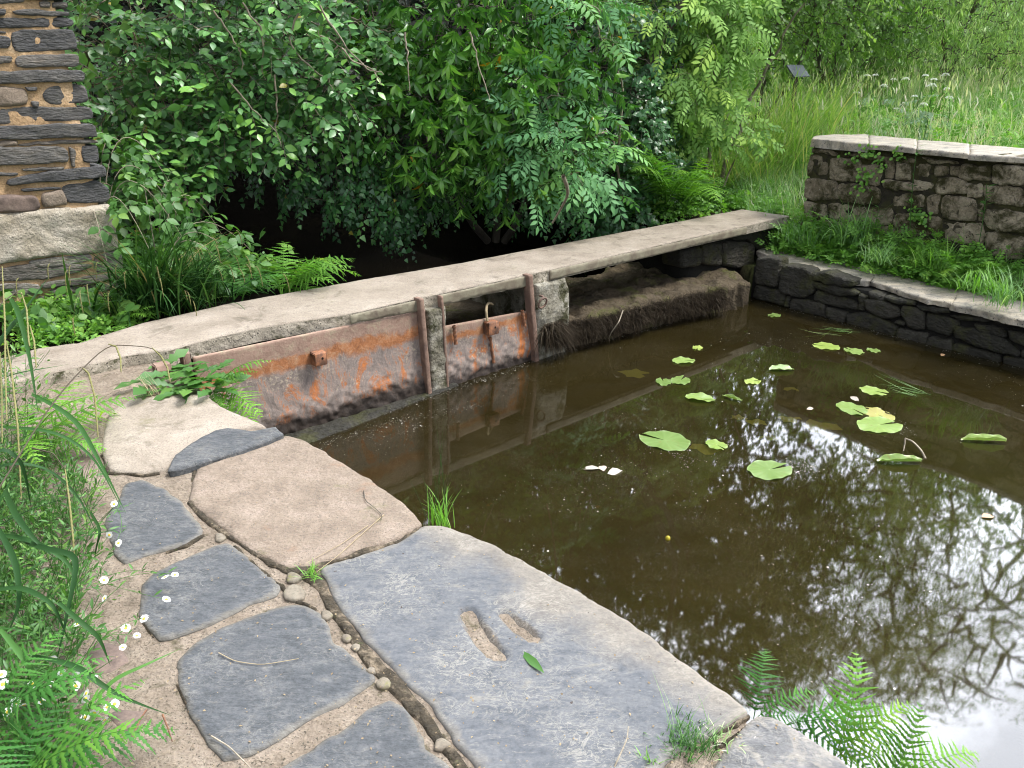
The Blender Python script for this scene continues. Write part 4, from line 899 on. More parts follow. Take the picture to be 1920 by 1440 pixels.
def sprays(mb, wood, B, D, L, k, tpl, size, rs, ang=50, droop=.3, face=None, rnd=None, twig=.0025, whorl=False, hang=0., zup=.7):
    """Leafy twigs: k leaves alternate along each, or whorled at its end."""
    m = len(B); L = np.broadcast_to(L, (m,)); D = unit(D)
    t = np.linspace(.12, 1, k) if not whorl else np.linspace(.82, 1, k)
    T = t[None, :, None]
    pos = B[:, None] + D[:, None] * L[:, None, None] * T + np.array([0, 0, -1.]) * (droop * L)[:, None, None] * T ** 2
    tan = unit(D[:, None] + np.array([0, 0, -2.]) * droop * T)
    upv = unit(np.array([0, 0, 1.]) * zup + rs.normal(0, .35, (m, 1, 3)) + (np.array(face) if face is not None else 0))
    side = unit(np.cross(tan, np.broadcast_to(upv, tan.shape)))
    if whorl:
        ph = (np.arange(k) * 2.4)[None, :] + rs.uniform(0, 6.28, (m, 1))
        nor = np.cross(side, tan)
        rad_ = side * np.cos(ph)[..., None] + nor * np.sin(ph)[..., None]
        a = rad(ang) * rs.uniform(.7, 1.2, (m, k))[..., None]
        ld = tan * np.cos(a) + rad_ * np.sin(a)
        nl = tan * np.sin(a) - rad_ * np.cos(a) * -1
        nl = unit(np.cross(np.cross(ld, tan), ld) * -1 + 1e-3) * -1
    else:
        sg = np.where(np.arange(k) % 2 == 0, 1., -1.)[None, :, None]; a = rad(ang) * (1 - .55 * (T >= .99))
        ld = tan * np.cos(a) + side * sg * np.sin(a)
        nl = np.broadcast_to(upv, ld.shape)
    ld = ld + rs.normal(0, .22, ld.shape) + np.array([0, 0, -hang])
    nl = nl + rs.normal(0, .25, nl.shape)
    S = size * rs.uniform(.45, 1.3, (m, k)) * (1 - .25 * np.abs(2 * t[None] - 1.1) if not whorl else 1)
    rv = np.clip(rs.normal(.45, .25, (m, 1)) + rs.normal(0, .17, (m, k)), 0, .95) if rnd is None else rnd
    rv = np.where(rs.random((m, k)) < .004, 1., rv)
    place(mb, tpl[0], tpl[1], pos.reshape(-1, 3), ld.reshape(-1, 3), nl.reshape(-1, 3), S.ravel(), rv.ravel())
    if wood is not None:
        tt = np.linspace(0, 1, 4)[None, :, None]
        q = B[:, None] + D[:, None] * L[:, None, None] * tt + np.array([0, 0, -1.]) * (droop * L)[:, None, None] * tt ** 2
        tubes(wood, q, np.broadcast_to(np.linspace(twig, twig * .4, 4), (m, 4)), 3, .5)

def shrub(name, label, cat, base, trunks, blobs, cfg, leaf, seed, bark='bark', keep=None, group=None, shell=.5, extra=None, wood=True, tr=.05, outb=(0, -.45, .1), link=.012, nlink=700):
    rs = rg(seed)
    o = thing(name, base, label, cat, group)
    tips, out = sample(blobs, rs, shell)
    if keep is not None: msk = keep(tips); tips, out = tips[msk], out[msk]
    wb = MB(); tn = []
    for tk in trunks:
        tk = np.array(tk, float); p = np.array([np.interp(np.linspace(0, len(tk) - 1, 12), np.arange(len(tk)), tk[:, a]) for a in range(3)]).T
        p[1:] += rs.normal(0, .02, (11, 3)); tube(wb, p, tr, tr * .35, 7); tn.append(p)
    skeleton(wb, np.concatenate(tn), tips[::max(1, len(tips) // nlink)], rs, r_link=link)
    fb_ = MB()
    D = out * .8 + np.array(outb) + rs.normal(0, .35, out.shape)
    cfg = dict(cfg); L = cfg.pop('L'); sprays(fb_, wb if wood else None, tips, D, L * rs.uniform(.6, 1.25, len(tips)), rs=rs, **cfg)
    if extra: extra(fb_, wb, rs)
    wb.build('trunk', M[bark], o); fb_.build('crown', M[leaf], o)
    return o

def B_(px, py, Y, r, n): return (gy(px, py, Y), r, n)

# the hanging edge of the thicket over the stream, as (pixel column -> lowest pixel row it may reach)
def lowline(P, xs_, ys_):
    q = P - C0; d = q @ FW; px = 960 + F * (q @ RT) / d; py = 720 - F * (q @ UP) / d
    return py < np.interp(px, xs_, ys_) + RNG.normal(0, 10, len(P))
HX = [0, 200, 330, 420, 470, 560, 640, 720, 800, 900, 1000, 1080, 1140, 1300, 1500]
HY = [520, 490, 410, 310, 275, 275, 285, 320, 345, 355, 365, 380, 400, 420, 420]
keepA = lambda P: lowline(P, HX, HY) & (P[:, 2] > -.05)

# oval leaved shrub on the left
def bare(fb_, wb, rs):
    for L in ([(330, -10), (330, 15), (305, 35), (255, 52), (215, 50)], [(250, 60), (275, 120), (300, 170), (315, 210), (350, 262)], [(455, 5), (495, 65), (490, 130), (497, 150)], [(242, 80), (230, 112), (212, 160)], [(272, 108), (250, 130), (235, 158), (212, 170)],
              [(560, 25), (535, 80), (585, 130), (620, 152), (625, 172)], [(515, 140), (520, 200), (516, 240), (527, 275)], [(235, 185), (280, 235), (312, 272)], [(600, 10), (640, 80), (690, 130), (720, 140)], [(400, 20), (450, 90), (455, 140)], [(640, 90), (655, 110), (700, 130), (715, 160)], [(430, 150), (470, 200), (520, 250)], [(880, 60), (895, 110), (918, 190)], [(760, 60), (765, 115), (768, 170)]):
        Y = rs.uniform(6.6, 6.85); q = np.array([gy(x, y, Y + rs.normal(0, .04)) for x, y in L]); n = 16
        Q = np.array([np.interp(np.linspace(0, len(q) - 1, n), np.arange(len(q)), q[:, a]) for a in range(3)]).T
        for _ in range(2): Q[1:-1] = (Q[:-2] + 2 * Q[1:-1] + Q[2:]) / 4
        Q[1:-1] += rs.normal(0, .006, (n - 2, 3)); tube(wb, Q, .0085, .0035, 5)
shrub('hazel_shrub', 'broad hazel like shrub with oval leaves and bare grey twigs beside the mill corner', 'shrub', (-3.6, 8.6, .1),
      [[(-3.6, 8.6, 0), (-3.4, 8.2, 1.0), (-2.6, 7.6, 2.2)], [(-3.5, 8.7, 0), (-2.5, 8.2, 1.1), (-1.4, 7.6, 1.9)], [(-3.7, 8.6, 0), (-3.9, 7.9, 1.0), (-3.6, 7.1, 1.7)]],
      [B_(200, 90, 7.1, .62, 120), B_(330, 60, 7.3, .7, 170), B_(470, 60, 7.5, .75, 190), B_(610, 70, 7.6, .7, 170), B_(270, 220, 7.0, .5, 120), B_(400, 200, 7.2, .6, 150), B_(540, 190, 7.3, .6, 150),
       B_(650, 180, 7.6, .5, 110), B_(490, 300, 7.2, .3, 60), B_(560, 290, 7.1, .26, 46), B_(210, 330, 6.7, .42, 90), B_(330, 340, 6.9, .42, 90), B_(420, 290, 7.0, .35, 60), B_(560, -40, 7.6, .8, 130), B_(300, -60, 7.4, .8, 130)],
      dict(L=.30, k=8, tpl=OVAL, size=.098, ang=52, droop=.25, zup=.55, face=(.15, -.55, .25)), 'hazel', 1, 'twigbark', keepA, link=.016, extra=bare)

# glossy drooping shrub in the middle
shrub('laurel_shrub', 'big glossy dark green shrub with drooping leaf rosettes over the stream', 'shrub', (-.2, 9.6, -.2),
      [[(-.2, 9.6, -.5), (-.2, 9.0, 1.0), (-.2, 8.2, 2.0)], [(-.1, 9.6, -.5), (.5, 8.8, .8), (.6, 8.0, 1.6)], [(-.3, 9.6, -.5), (-1, 8.8, .8), (-1.0, 8, 1.6)]],
      [B_(800, 60, 8.0, .6, 160), B_(930, 40, 7.9, .6, 160), B_(1050, 80, 8.0, .5, 117), B_(860, 170, 7.7, .5, 142), B_(980, 170, 7.6, .5, 142), B_(790, 230, 7.6, .42, 117), B_(900, 260, 7.5, .42, 135), B_(1020, 250, 7.6, .42, 117),
       B_(830, 320, 7.4, .3, 75), B_(960, 320, 7.4, .3, 67), B_(740, 120, 7.9, .4, 83), B_(1080, 190, 7.7, .35, 75), B_(900, -60, 8.0, .8, 151), B_(790, 350, 7.35, .22, 40)],
      dict(L=.22, k=9, tpl=LANCE, size=.115, ang=52, droop=.25, whorl=True, hang=1.0), 'laurel', 2, 'bark', keepA)

# ash sapling in front of it
shrub('ash_sapling', 'ash sapling with pale compound leaves in front of the glossy shrub', 'sapling', (1.25, 8.6, 0),
      [[(1.25, 8.7, -.1), (1.0, 8.1, .9), (.45, 7.5, 1.0)], [(1.2, 8.7, -.1), (1.1, 8.2, 1.2), (.85, 7.7, 2.0)]],
      [B_(990, 280, 7.2, .26, 13), B_(1050, 310, 7.2, .26, 14), B_(1095, 325, 7.3, .18, 7), B_(1010, 170, 7.3, .22, 7), B_(1080, 30, 7.5, .3, 13), B_(1040, 245, 7.2, .2, 7), B_(1110, 280, 7.4, .16, 4)],
      dict(L=.22, k=4, tpl=ASH, size=.26, ang=55, droop=.2, zup=.9, face=(0, -.5, .2)), 'ash', 3, 'twigbark', None, tr=.018)

# dark ivy curtain hanging above the stream
def ivy_patch(name, label, blobs, seed, leaf='ivy', size=.06, k=8, keep=keepA, L=.22, cat='ivy', n_hang=None):
    rs = rg(seed); P, D = sample(blobs, rs, .6)
    if keep is not None: P_ = keep(P); P, D = P[P_], D[P_]
    o = thing(name, P.mean(0) * [1, 1, 0], label, cat); mb, wb = MB(), MB()
    DD = D * .3 + np.array([0, -.25, -.9]) + rs.normal(0, .3, D.shape)
    sprays(mb, wb, P, DD, L * rs.uniform(.5, 1.4, len(P)), k, IVY, size, rs, 60, .15, face=(0, -1.2, .3), hang=.35)
    skeleton(wb, P[rs.choice(len(P), 6)] + [0, .2, .3], P[::max(1, len(P) // 250)], rs, r_link=.008)
    wb.build('stems', M['bark'], o); mb.build('leaves', M[leaf], o); return o
keepI = lambda P: lowline(P, [0, 380, 430, 480, 540, 600, 700, 760, 800, 900, 1000, 1080, 1140, 1300], [340, 340, 335, 350, 365, 385, 405, 430, 390, 380, 395, 400, 420, 400]) & (P[:, 2] > -.25)
ivy_patch('hanging_ivy', 'dark small leaved ivy trailing down over the black stream opening', [B_(600, 360, 7.7, .4, 130), B_(690, 370, 7.6, .42, 190), B_(780, 330, 8.2, .5, 120), B_(500, 330, 8.2, .4, 80), B_(880, 350, 8.3, .5, 120), B_(1000, 350, 8.3, .5, 120), B_(740, 420, 7.7, .16, 26)], 5, keep=keepI)

# ivy clad leaning tree
ivt = shrub('ivy_clad_tree', 'leaning tree wrapped in small dark ivy right of the glossy shrub', 'tree', (1.35, 9.6, 0),
      [[(1.3, 9.6, -.3), (1.35, 9.5, 1.2), (1.75, 9.5, 2.4), (2.5, 9.7, 4.2), (2.6, 10.5, 7)], [(1.3, 9.5, -.3), (1.3, 9.2, 1.0), (1.75, 9.0, 2.2), (2.4, 9.0, 3.4)]],
      [B_(1130, 330, 8.6, .42, 130), B_(1170, 230, 8.8, .42, 130), B_(1170, 110, 9.0, .42, 130), B_(1210, 190, 9.2, .36, 90), B_(1190, 310, 9.0, .4, 110), B_(1240, 320, 9.5, .35, 70), B_(1100, 400, 8.5, .28, 60), B_(1200, 20, 9.2, .4, 80), B_(1160, 400, 8.6, .28, 60)],
      dict(L=.2, k=8, tpl=IVY, size=.062, ang=60, droop=.2, hang=.3, face=(0, -1, .3)), 'ivy', 6, 'bark', lambda P: P[:, 2] > -.2, tr=.09, shell=.7)

# elder and ash like shrub on the right, bluish leaves
shrub('elder_shrub', 'tall pale bluish green shrub with compound leaves above the bracken', 'shrub', (2.6, 10.6, 0),
      [[(2.6, 10.6, -.1), (2.5, 10.3, 1.4), (2.3, 9.8, 2.6)], [(2.7, 10.6, -.1), (3.0, 10.2, 1.3), (3.3, 9.7, 2.2)]],
      [B_(1230, 40, 9.4, .45, 36), B_(1310, 40, 9.5, .5, 46), B_(1350, 10, 9.6, .4, 30), B_(1390, 30, 9.8, .28, 14), B_(1290, 140, 9.4, .4, 36), B_(1340, 110, 9.5, .33, 24), B_(1260, 210, 9.3, .3, 18), B_(1310, -60, 9.8, .7, 40)],
      dict(L=.3, k=5, tpl=ASH, size=.24, ang=55, droop=.3, hang=.3, face=(0, -.5, .2)), 'elder', 7, 'twigbark', None, tr=.03)
shrub('elder_shrub', 'low leafy sapling with bluish green leaves above the bracken at the bridge end', 'shrub', (2.6, 9.6, 0),
      [[(2.6, 9.7, -.1), (2.6, 9.5, .5), (2.7, 9.3, 1.0)]],
      [B_(1350, 225, 9.5, .25, 16), B_(1385, 255, 9.4, .18, 9), B_(1320, 250, 9.5, .2, 10)],
      dict(L=.22, k=4, tpl=HERB, size=.2, ang=55, droop=.3, hang=.2, face=(0, -.5, .3)), 'elder', 8, 'twigbark', None, tr=.015).name = 'elder_sapling'

# deep thicket behind: the wood the shrubs stand in
keepD = lambda P: lowline(P, [0, 300, 450, 700, 1000, 1100, 1500], [300, 300, 280, 340, 350, 390, 420])
for nm, lab, bl, sd_ in (('holly_tree', 'dense evergreen tree, shade put into its leaf colour, closing the thicket behind the hazel shrub', [((-3.8, 9.8, 1.6), (1.6, .9, 1.7), 900), ((-2.2, 10.0, 1.8), (1.5, 1.0, 1.6), 900), ((-5.6, 9.2, 1.6), (1.3, 1, 1.8), 400)], 9),
                         ('yew_tree', 'dense evergreen tree, shade put into its leaf colour, closing the thicket behind the glossy shrub', [((-.6, 10.2, 1.9), (1.5, 1.1, 1.6), 950), ((.9, 10.6, 1.7), (1.4, 1.0, 1.6), 900), ((1.7, 12.2, 1.8), (.8, .8, 1.6), 260)], 10)):
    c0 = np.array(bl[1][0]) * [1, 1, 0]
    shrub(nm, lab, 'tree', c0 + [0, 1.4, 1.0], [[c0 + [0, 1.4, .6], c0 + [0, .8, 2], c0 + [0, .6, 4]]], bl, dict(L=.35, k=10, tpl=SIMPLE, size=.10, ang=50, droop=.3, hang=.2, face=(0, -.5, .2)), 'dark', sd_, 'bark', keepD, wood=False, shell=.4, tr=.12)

def mirror_keep(P):                     # openings in the tall crowns, as the pond mirrors them
    q = P * [1, 1, -1] + [0, 0, 2 * ZW] - C0; d = q @ FW; px = 960 + F * (q @ RT) / d; py = 720 - F * (q @ UP) / d
    r = np.random.default_rng(5).random(len(P))
    hole = ((px - 1500) / 100) ** 2 + ((py - 850) / 55) ** 2 < 1
    hole |= ((px - 1050) / 30) ** 2 + ((py - 890) / 40) ** 2 < 1
    k = ~(hole & (r > .22))
    k &= ~((py > 1325 + RNG.normal(0, 14, len(P))) & (px > 1330))
    k &= ~((px > 1740 + 40 * np.sin(py / 60)) & (py > 930) & (r > .62))
    return k
# ------------------------------------------------------------------ tall trees (their crowns are what the water mirrors)
def tall(name, label, base, trunk, blobs, leaf, tpl, size, seed, k=9, L=.6, droop=.3, hang=.2, bark='bark', tr=.2, link=.007):
    return shrub(name, label, 'tree', base, [trunk] if not isinstance(trunk[0], list) else trunk, blobs, dict(L=L, k=k, tpl=tpl, size=size, ang=45, droop=droop, hang=hang), leaf, seed, bark, mirror_keep, wood=False, shell=.35, tr=tr, outb=(0, 0, 0), link=.05)
tall('alder_tree', 'tall leafy tree rising out of the thicket on the left, mirrored dark in the pond', (-3.4, 12, 2), [(-3.4, 12, 1.6), (-3.2, 12, 5), (-2.8, 11.5, 9)],
     [((-4.2, 11, 4.6), (2.4, 2, 2.0), 700), ((-1.8, 11, 4.2), (2.0, 1.8, 1.8), 650), ((-3, 11.5, 8), (3, 2.4, 2.6), 900), ((-6.5, 10.5, 5.5), (2, 2, 2.5), 450)], 'canopy', SIMPLE, .14, 21)
tall('alder_tree', 'tall leafy tree rising behind the ivy clad trunk, mirrored dark in the pond', (1.2, 13, 2), [(1.2, 13, 1.2), (1.2, 12.6, 5), (1.0, 12, 9)],
     [((.6, 11.6, 4.4), (2.0, 1.8, 1.8), 650), ((2.6, 12, 4.8), (1.8, 1.8, 2.0), 600), ((1.2, 12, 7.8), (2.8, 2.2, 2.4), 1100), ((3.1, 11.4, 6.6), (2.1, 1.8, 2.3), 1300), ((4.4, 12.6, 5.0), (1.8, 1.6, 1.8), 600)], 'canopy', SIMPLE, .16, 22)
tall('willow_tree', 'tall willow with narrow leaves whose branches hang above the pond on the right', (12.5, 14, .6), [[(12.5, 14, .3), (12.2, 13.6, 3), (11, 13, 5.0), (9.6, 12.4, 6)]],
     [((6.0, 11, 6.0), (1.9, 1.9, 1.9), 1200), ((5.4, 9.8, 7.2), (1.5, 1.3, 1.6), 700), ((7.8, 11, 5.4), (2.0, 2.0, 2.2), 640), ((5.0, 10.2, 7.0), (1.6, 1.5, 1.5), 520), ((7.4, 9.6, 6.0), (1.8, 1.6, 1.6), 420), ((9.5, 12.5, 5.5), (2.4, 2.4, 2.8), 520), ((4.6, 12, 6.2), (1.6, 1.5, 1.8), 420), ((6.4, 12.5, 4.4), (2.0, 1.6, 1.5), 420)], 'willow', WILLOW, .13, 23, k=16, L=.7, droop=.6, hang=.5, tr=.12)

tall('ash_tree', 'tall broad tree at the far side of the meadow whose crown tops the willow', (14.5, 20, .8), [(14.5, 20, .6), (13.5, 19.5, 3), (11.5, 18.5, 5), (9.0, 17.6, 7.5)],
     [((5.6, 17, 6.4), (2.4, 2, 3.0), 800), ((9.0, 17.5, 6.6), (2.6, 2, 3.0), 850), ((12.2, 18, 6.4), (2.4, 2, 3.0), 700)], 'far', SIMPLE, .19, 24, tr=.13)
# willows closing the meadow
for j, (bx, by, lab, bl, lf) in enumerate([
        (7.6, 20, 'dark round bush closing the far side of the meadow beside the tall reeds', [((7.6, 20, 2.6), (1.5, 1.3, 1.9), 560), ((9.0, 20.5, 3.2), (1.6, 1.4, 1.9), 560)], 'far'),
        (11.5, 22, 'far willow with hanging bare twigs at the upper right of the meadow', [((11.5, 21.5, 3.0), (1.8, 1.5, 2.2), 650), ((13.4, 22, 3.4), (1.8, 1.5, 2.2), 600), ((12.4, 21, 1.9), (1.4, 1.0, 1.0), 260)], 'willow'),
        (15.5, 22, 'silvery far willow at the right edge of the photo', [((15.6, 21, 2.8), (1.8, 1.6, 1.9), 600), ((17.5, 22, 3.2), (2.0, 1.6, 2.2), 500), ((14.4, 19.6, 2.0), (1.0, .9, .9), 200)], 'willow')]):
    z = H(bx, by)
    shrub('willow_tree' if j else 'meadow_bush', lab, 'tree' if j else 'bush', (bx, by, z), [[(bx, by, z - .1), (bx + .2, by, z + 1.5), (bx + .4, by - .3, z + 3)], [(bx, by, z - .1), (bx - .5, by - .3, z + 1.6), (bx - .9, by - .4, z + 2.8)]],
          bl, dict(L=.6, k=14, tpl=WILLOW if j else SIMPLE, size=.15 if j else .11, ang=40, droop=.5, hang=.4), lf, 30 + j, 'bark', None, wood=True, shell=.3, tr=.09, link=.03)
shrub('willow_tree', 'grey green willow with drooping bare twigs overhanging the back of the meadow at the right', 'tree', (14.2, 18.5, .7),
      [[(14.2, 18.5, .5), (13.4, 18, 2.4), (11.6, 17.2, 3.6), (9.6, 16.6, 3.5)], [(14.2, 18.5, .5), (13.6, 17.6, 2.2), (12.6, 16.6, 3.2)]],
      [((9.6, 16.8, 3.1), (1.3, .9, .9), 240), ((11.4, 17.0, 3.3), (1.5, 1.0, 1.1), 340), ((13.2, 17.2, 3.2), (1.5, 1.0, 1.2), 340), ((12.4, 16.2, 2.3), (1.1, .7, .7), 130)],
      dict(L=.6, k=14, tpl=WILLOW, size=.13, ang=40, droop=.7, hang=.5), 'willow', 36, 'bark', None, wood=True, shell=.2, tr=.07, link=.02)
shrub('meadow_bush', 'fresh green bush behind the reeds, left of the grey sign', 'bush', (4.6, 15.5, H(4.6, 15.5)), [[(4.6, 15.5, .3), (4.7, 15.4, 1.4), (4.8, 15.2, 2.6)], [(4.7, 15.5, .3), (5.3, 15.4, 1.6), (5.6, 15.2, 2.6)]],
      [((4.3, 15.3, 2.3), (1.0, .8, 1.3), 330), ((5.7, 15.6, 2.8), (1.0, .8, 1.0), 330)], dict(L=.45, k=10, tpl=OVAL, size=.10, ang=50, droop=.3, hang=.3), 'far', 37, 'bark', None, wood=True, shell=.3, tr=.05, link=.02)
# wood closing the distance
rs = rg(40); far = MB(); P, D = sample([((x, y, 4 + rs.random() * 2), (3.2, 2.2, 5.0), 750) for x, y in ((-9, 16), (-4, 17), (1, 18), (5, 24), (10, 28), (16, 29), (22, 27), (28, 24), (24, 18), (8, 31), (13, 32), (19, 32))], rs, .3)
P = P[P[:, 2] > height(P[:, 0], P[:, 1])]
sprays(far, None, P, unit(rs.normal(size=P.shape)), .9, 10, SIMPLE, .30, rs, 50, .3)
tag(far.build('distant_wood', M['far']), 'mass of distant trees closing the view beyond the meadow', 'wood', kind='stuff')

# ================================================================== FERNS
def frond_mesh(name, mkey, L=1., pairs=20, W=.34, rise=1.1, curl=1.3, m=9, seed=0, tw=.0, petiole=.14):
    rs = rg(seed); n = 40; t = np.linspace(0, 1, n)
    ph = rise - curl * t ** 1.15
    x = np.concatenate([[0], np.cumsum(np.cos(ph[:-1]))]) * L / n; z = np.concatenate([[0], np.cumsum(np.sin(ph[:-1]))]) * L / n
    y = .05 * L * np.sin(t * 2.2 + seed) * t
    C = np.c_[x, y, z]
    mb = MB(); tube(mb, C[::3], .0055 * L ** .5, .0012, 4, .55)
    V, Fc, R = [], [], []; nv = 0
    for i in range(pairs):
        ti = petiole + (1 - petiole) * (i / pairs) ** .92
        p = np.array([np.interp(ti, t, C[:, a]) for a in range(3)]); tg = unit(np.array([np.interp(min(ti + .03, 1), t, C[:, a]) for a in range(3)]) - np.array([np.interp(max(ti - .03, 0), t, C[:, a]) for a in range(3)]))
        side0 = unit(np.cross(tg, [0, 0, 1.])); nor = np.cross(side0, tg)
        u = (ti - petiole) / (1 - petiole)
        ln = W * L * min(1, (.35 + u / .3 * .65)) * (1 - max(0, (u - .3) / .7) ** 1.25) + .012 * L
        sp = (1 - petiole) * L / pairs
        for s in (-1, 1):
            a = rad(14 + 26 * u) + rs.normal(0, .11)
            d = unit(side0 * s * math.cos(a) + tg * math.sin(a) + nor * rs.normal(-.12, .2)); q = np.cross(nor, d); ln = ln * rs.uniform(.82, 1.08)
            k_ = max(3, int(m * ln / (W * L)) + 1); kk = 2 * k_ + 1; v = np.linspace(0, 1, kk)
            cen = p + d * (ln * v)[:, None] - nor * (ln * .22 * v ** 2)[:, None]
            hw = np.minimum(sp * .37, ln * .26) * (1 - v) ** .7 * np.where(np.arange(kk) % 2 == 1, 1.0, .38)
            fw = np.where(np.arange(kk) % 2 == 1, .35, .0) * hw
            E1 = cen + q * hw[:, None] + d * fw[:, None] - nor * (hw * .25)[:, None]; E2 = cen - q * hw[:, None] + d * fw[:, None] - nor * (hw * .25)[:, None]
            i = np.arange(kk - 1); V.append(np.concatenate([cen, E1, E2]))
            Fc.append(np.concatenate([np.c_[i, i + 1, i + 1 + kk, i + kk], np.c_[i + 1, i, i + 2 * kk, i + 1 + 2 * kk]]) + nv); nv += 3 * kk
            R.append(np.full(3 * kk, np.clip(.32 + .45 * u + rs.normal(0, .14), 0, .93) + .2 * (rs.random() < .03)))
    mb.add(np.concatenate(V), np.concatenate(Fc), np.concatenate(R))
    return mb.mesh(name, M[mkey], np.zeros(3))
FROND = {}
def fronds(key):
    if key not in FROND:
        FROND[key] = [frond_mesh('frond', key, 1, 15 + j, .25 + .03 * j, 1.05 + .12 * (j % 3), 1.2 + .3 * (j % 2), 9, 3 + j) for j in range(4)]
    return FROND[key]
def fern(label, base, n, L, mkey='fern', seed=0, az=(0, 6.28), tilt=(0, .25), name='fern', lst=None):
    rs = rg(seed); o = thing(name, base, label, 'fern', 'ferns'); me = fronds(mkey)
    for j in range(n if lst is None else len(lst)):
        f = bpy.data.objects.new('frond', me[(j + seed) % 4]); COL.objects.link(f); f.parent = o
        if lst is None: a = az[0] + (az[1] - az[0]) * (j + .5) / n + rs.normal(0, .15); s = L * rs.uniform(.65, 1.1); tl = rs.uniform(*tilt); rl = rs.normal(0, .2)
        else: a, s, tl, rl = lst[j]
        f.rotation_mode = 'ZYX' if False else 'XYZ'
        f.rotation_euler = (rl, tl, a); f.scale = (s, s, s)
    return o
def gpt(px, py, z=None, dz=0.):          # a foot on the ground seen at this pixel
    if z is not None: return gz(px, py, z)
    z = 0.
    for _ in range(6): p = gz(px, py, z); z = z * .4 + .6 * H(p[0], p[1])
    return p * [1, 1, 0] + [0, 0, H(p[0], p[1]) + dz]

fern('bright fern at the left edge of the bridge, reaching over the dark stream', BP(.05, .98, -.05), 13, .72, 'fern', 1, (-1.0, 2.6), (-.1, .5))
fern('second bright fern tucked between the brambles and the bridge', BP(-.28, 1.05, -.02), 8, .5, 'fern_cool', 2, (-.6, 3.2), (0, .4))
fern('tall bright bracken beyond the far half of the bridge', BP(4.5, .97, .16), 15, 1.1, 'fern', 3, (1.2, 5.6), (-.35, .2), name='bracken')
fern('tall bracken close behind the bridge, right of the first clump', BP(4.95, 1.02, .10), 13, .95, 'fern', 4, (.8, 5.4), (-.3, .25), name='bracken')
fern('low bracken in the shade left of the bright clump', BP(4.1, 1.2, -.05), 9, .7, 'fern_cool', 5, (1.5, 5.2), (-.2, .25), name='bracken')
fern('bracken at the top of the bank beside the bridge end', gpt(1420, 370), 8, .5, 'fern', 6, name='bracken')
fern('small fern beside the ground cover at the foot of the mill', gpt(238, 606, .0), 5, .30, 'fern', 7, (-1.6, .8), (.0, .5))
fern('fern in front of the garden wall near the right edge', gz(1790, 510, -.12), 9, .42, 'fern', 8, (2.2, 6.2), (-.1, .5))
fern('lighter fern in front of the garden wall at the right edge', gz(1870, 520, -.12), 9, .40, 'fern', 9, (1.8, 6.4), (-.2, .4))
fern('small bright fern under the wall pennywort', gz(1720, 470, -.1), 6, .3, 'fern', 10, (2, 6.4), (-.2, .4))
fern('fern hanging over the long gate from the weeds', gz(400, 735, -.03), 0, 1, 'fern', 11, lst=[(-.55, .42, .55, .2), (.15, .40, .05, .0), (-.75, .36, .95, .3), (-.2, .30, .3, -.2), (-1.0, .34, 1.0, 0), (-.45, .40, .95, .1), (-.9, .28, .6, .2)])
fern('pale fern spreading behind the hanging sedge catkins', gz(60, 850, .0), 9, .50, 'fern', 12, (-1.0, 2.4), (.1, .6))
fern('large green fern in the lower left corner', gz(10, 1500, .02), 0, 1, 'fern_cool', 13, lst=[(.55, .42, .40, .15), (.2, .40, .3, .1), (-.2, .42, .5, 0), (1.0, .40, .3, 0), (-.5, .36, .4, .1), (1.5, .34, .4, .1)])
fern('second green fern above the corner fern, over the daisies', gz(-30, 1370, .05), 0, 1, 'fern_cool', 14, lst=[(.2, .36, .35, .1), (-.3, .38, .5, .1), (.7, .34, .3, 0), (-.7, .36, .5, .1), (1.1, .3, .3, 0)])
fern('small fern growing from the joint below the big slate slab', gz(1412, 1352, -.10), 0, 1, 'fern_cool', 15, lst=[(1.1, .24, -.1, .0), (.35, .22, .2, .1), (.0, .18, .5, .1)])
fern('fern arching low along the pond edge of the pale corner slab', gz(1470, 1362, -.12), 0, 1, 'fern_cool', 16, lst=[(-.55, .28, .55, .2), (-.35, .34, .30, .1), (-.15, .30, .5, -.1)])
fern('tall light fern leaning out over the pond at the lower right', gz(1560, 1430, -.12), 0, 1, 'fern', 17, lst=[(1.15, .33, -.42, .1), (.30, .28, .0, .2), (-.25, .24, .3, .0)])
fern('fern at the pond edge cut by the bottom of the photo', gz(1640, 1490, -.16), 0, 1, 'fern', 18, lst=[(.95, .29, -.30, .3), (.15, .32, .0, .2)])

# ================================================================== SEDGES, REEDS, GRASS
def tuft(name, label, base, n, L, w, mkey, seed, spread=.1, az=(0, 6.28), lean=.25, curl=1.3, cat='grass tuft', rnd=(.4, .2), segs=7, group=None):
    rs = rg(seed); mb = MB(); base = np.array(base, float)
    P = base + rs.normal(0, spread, (n, 3)) * [1, 1, 0]
    blades(mb, P, rs.uniform(az[0], az[1], n), L * rs.uniform(.45, 1.1, n), np.abs(rs.normal(0, lean, n)), curl * rs.uniform(.3, 1.2, n), w * rs.uniform(.6, 1.2, n), segs, np.clip(rs.normal(rnd[0], rnd[1], n), 0, 1))
    return tag(mb.build(name, M[mkey], loc=base), label, cat, group)
def catkin_tube(mb, pts, r=.0035):
    pts = np.array(pts, float); n = max(10, int(np.linalg.norm(np.diff(pts, axis=0), axis=1).sum() / .006))
    q = np.array([np.interp(np.linspace(0, len(pts) - 1, n), np.arange(len(pts)), pts[:, a]) for a in range(3)]).T
    rr = r * (1 + .35 * np.sin(np.arange(n) * 2.3)) * np.sin(np.linspace(.25, 2.9, n)) ** .5
    tubes(mb, q[None], rr[None], 6, .4)
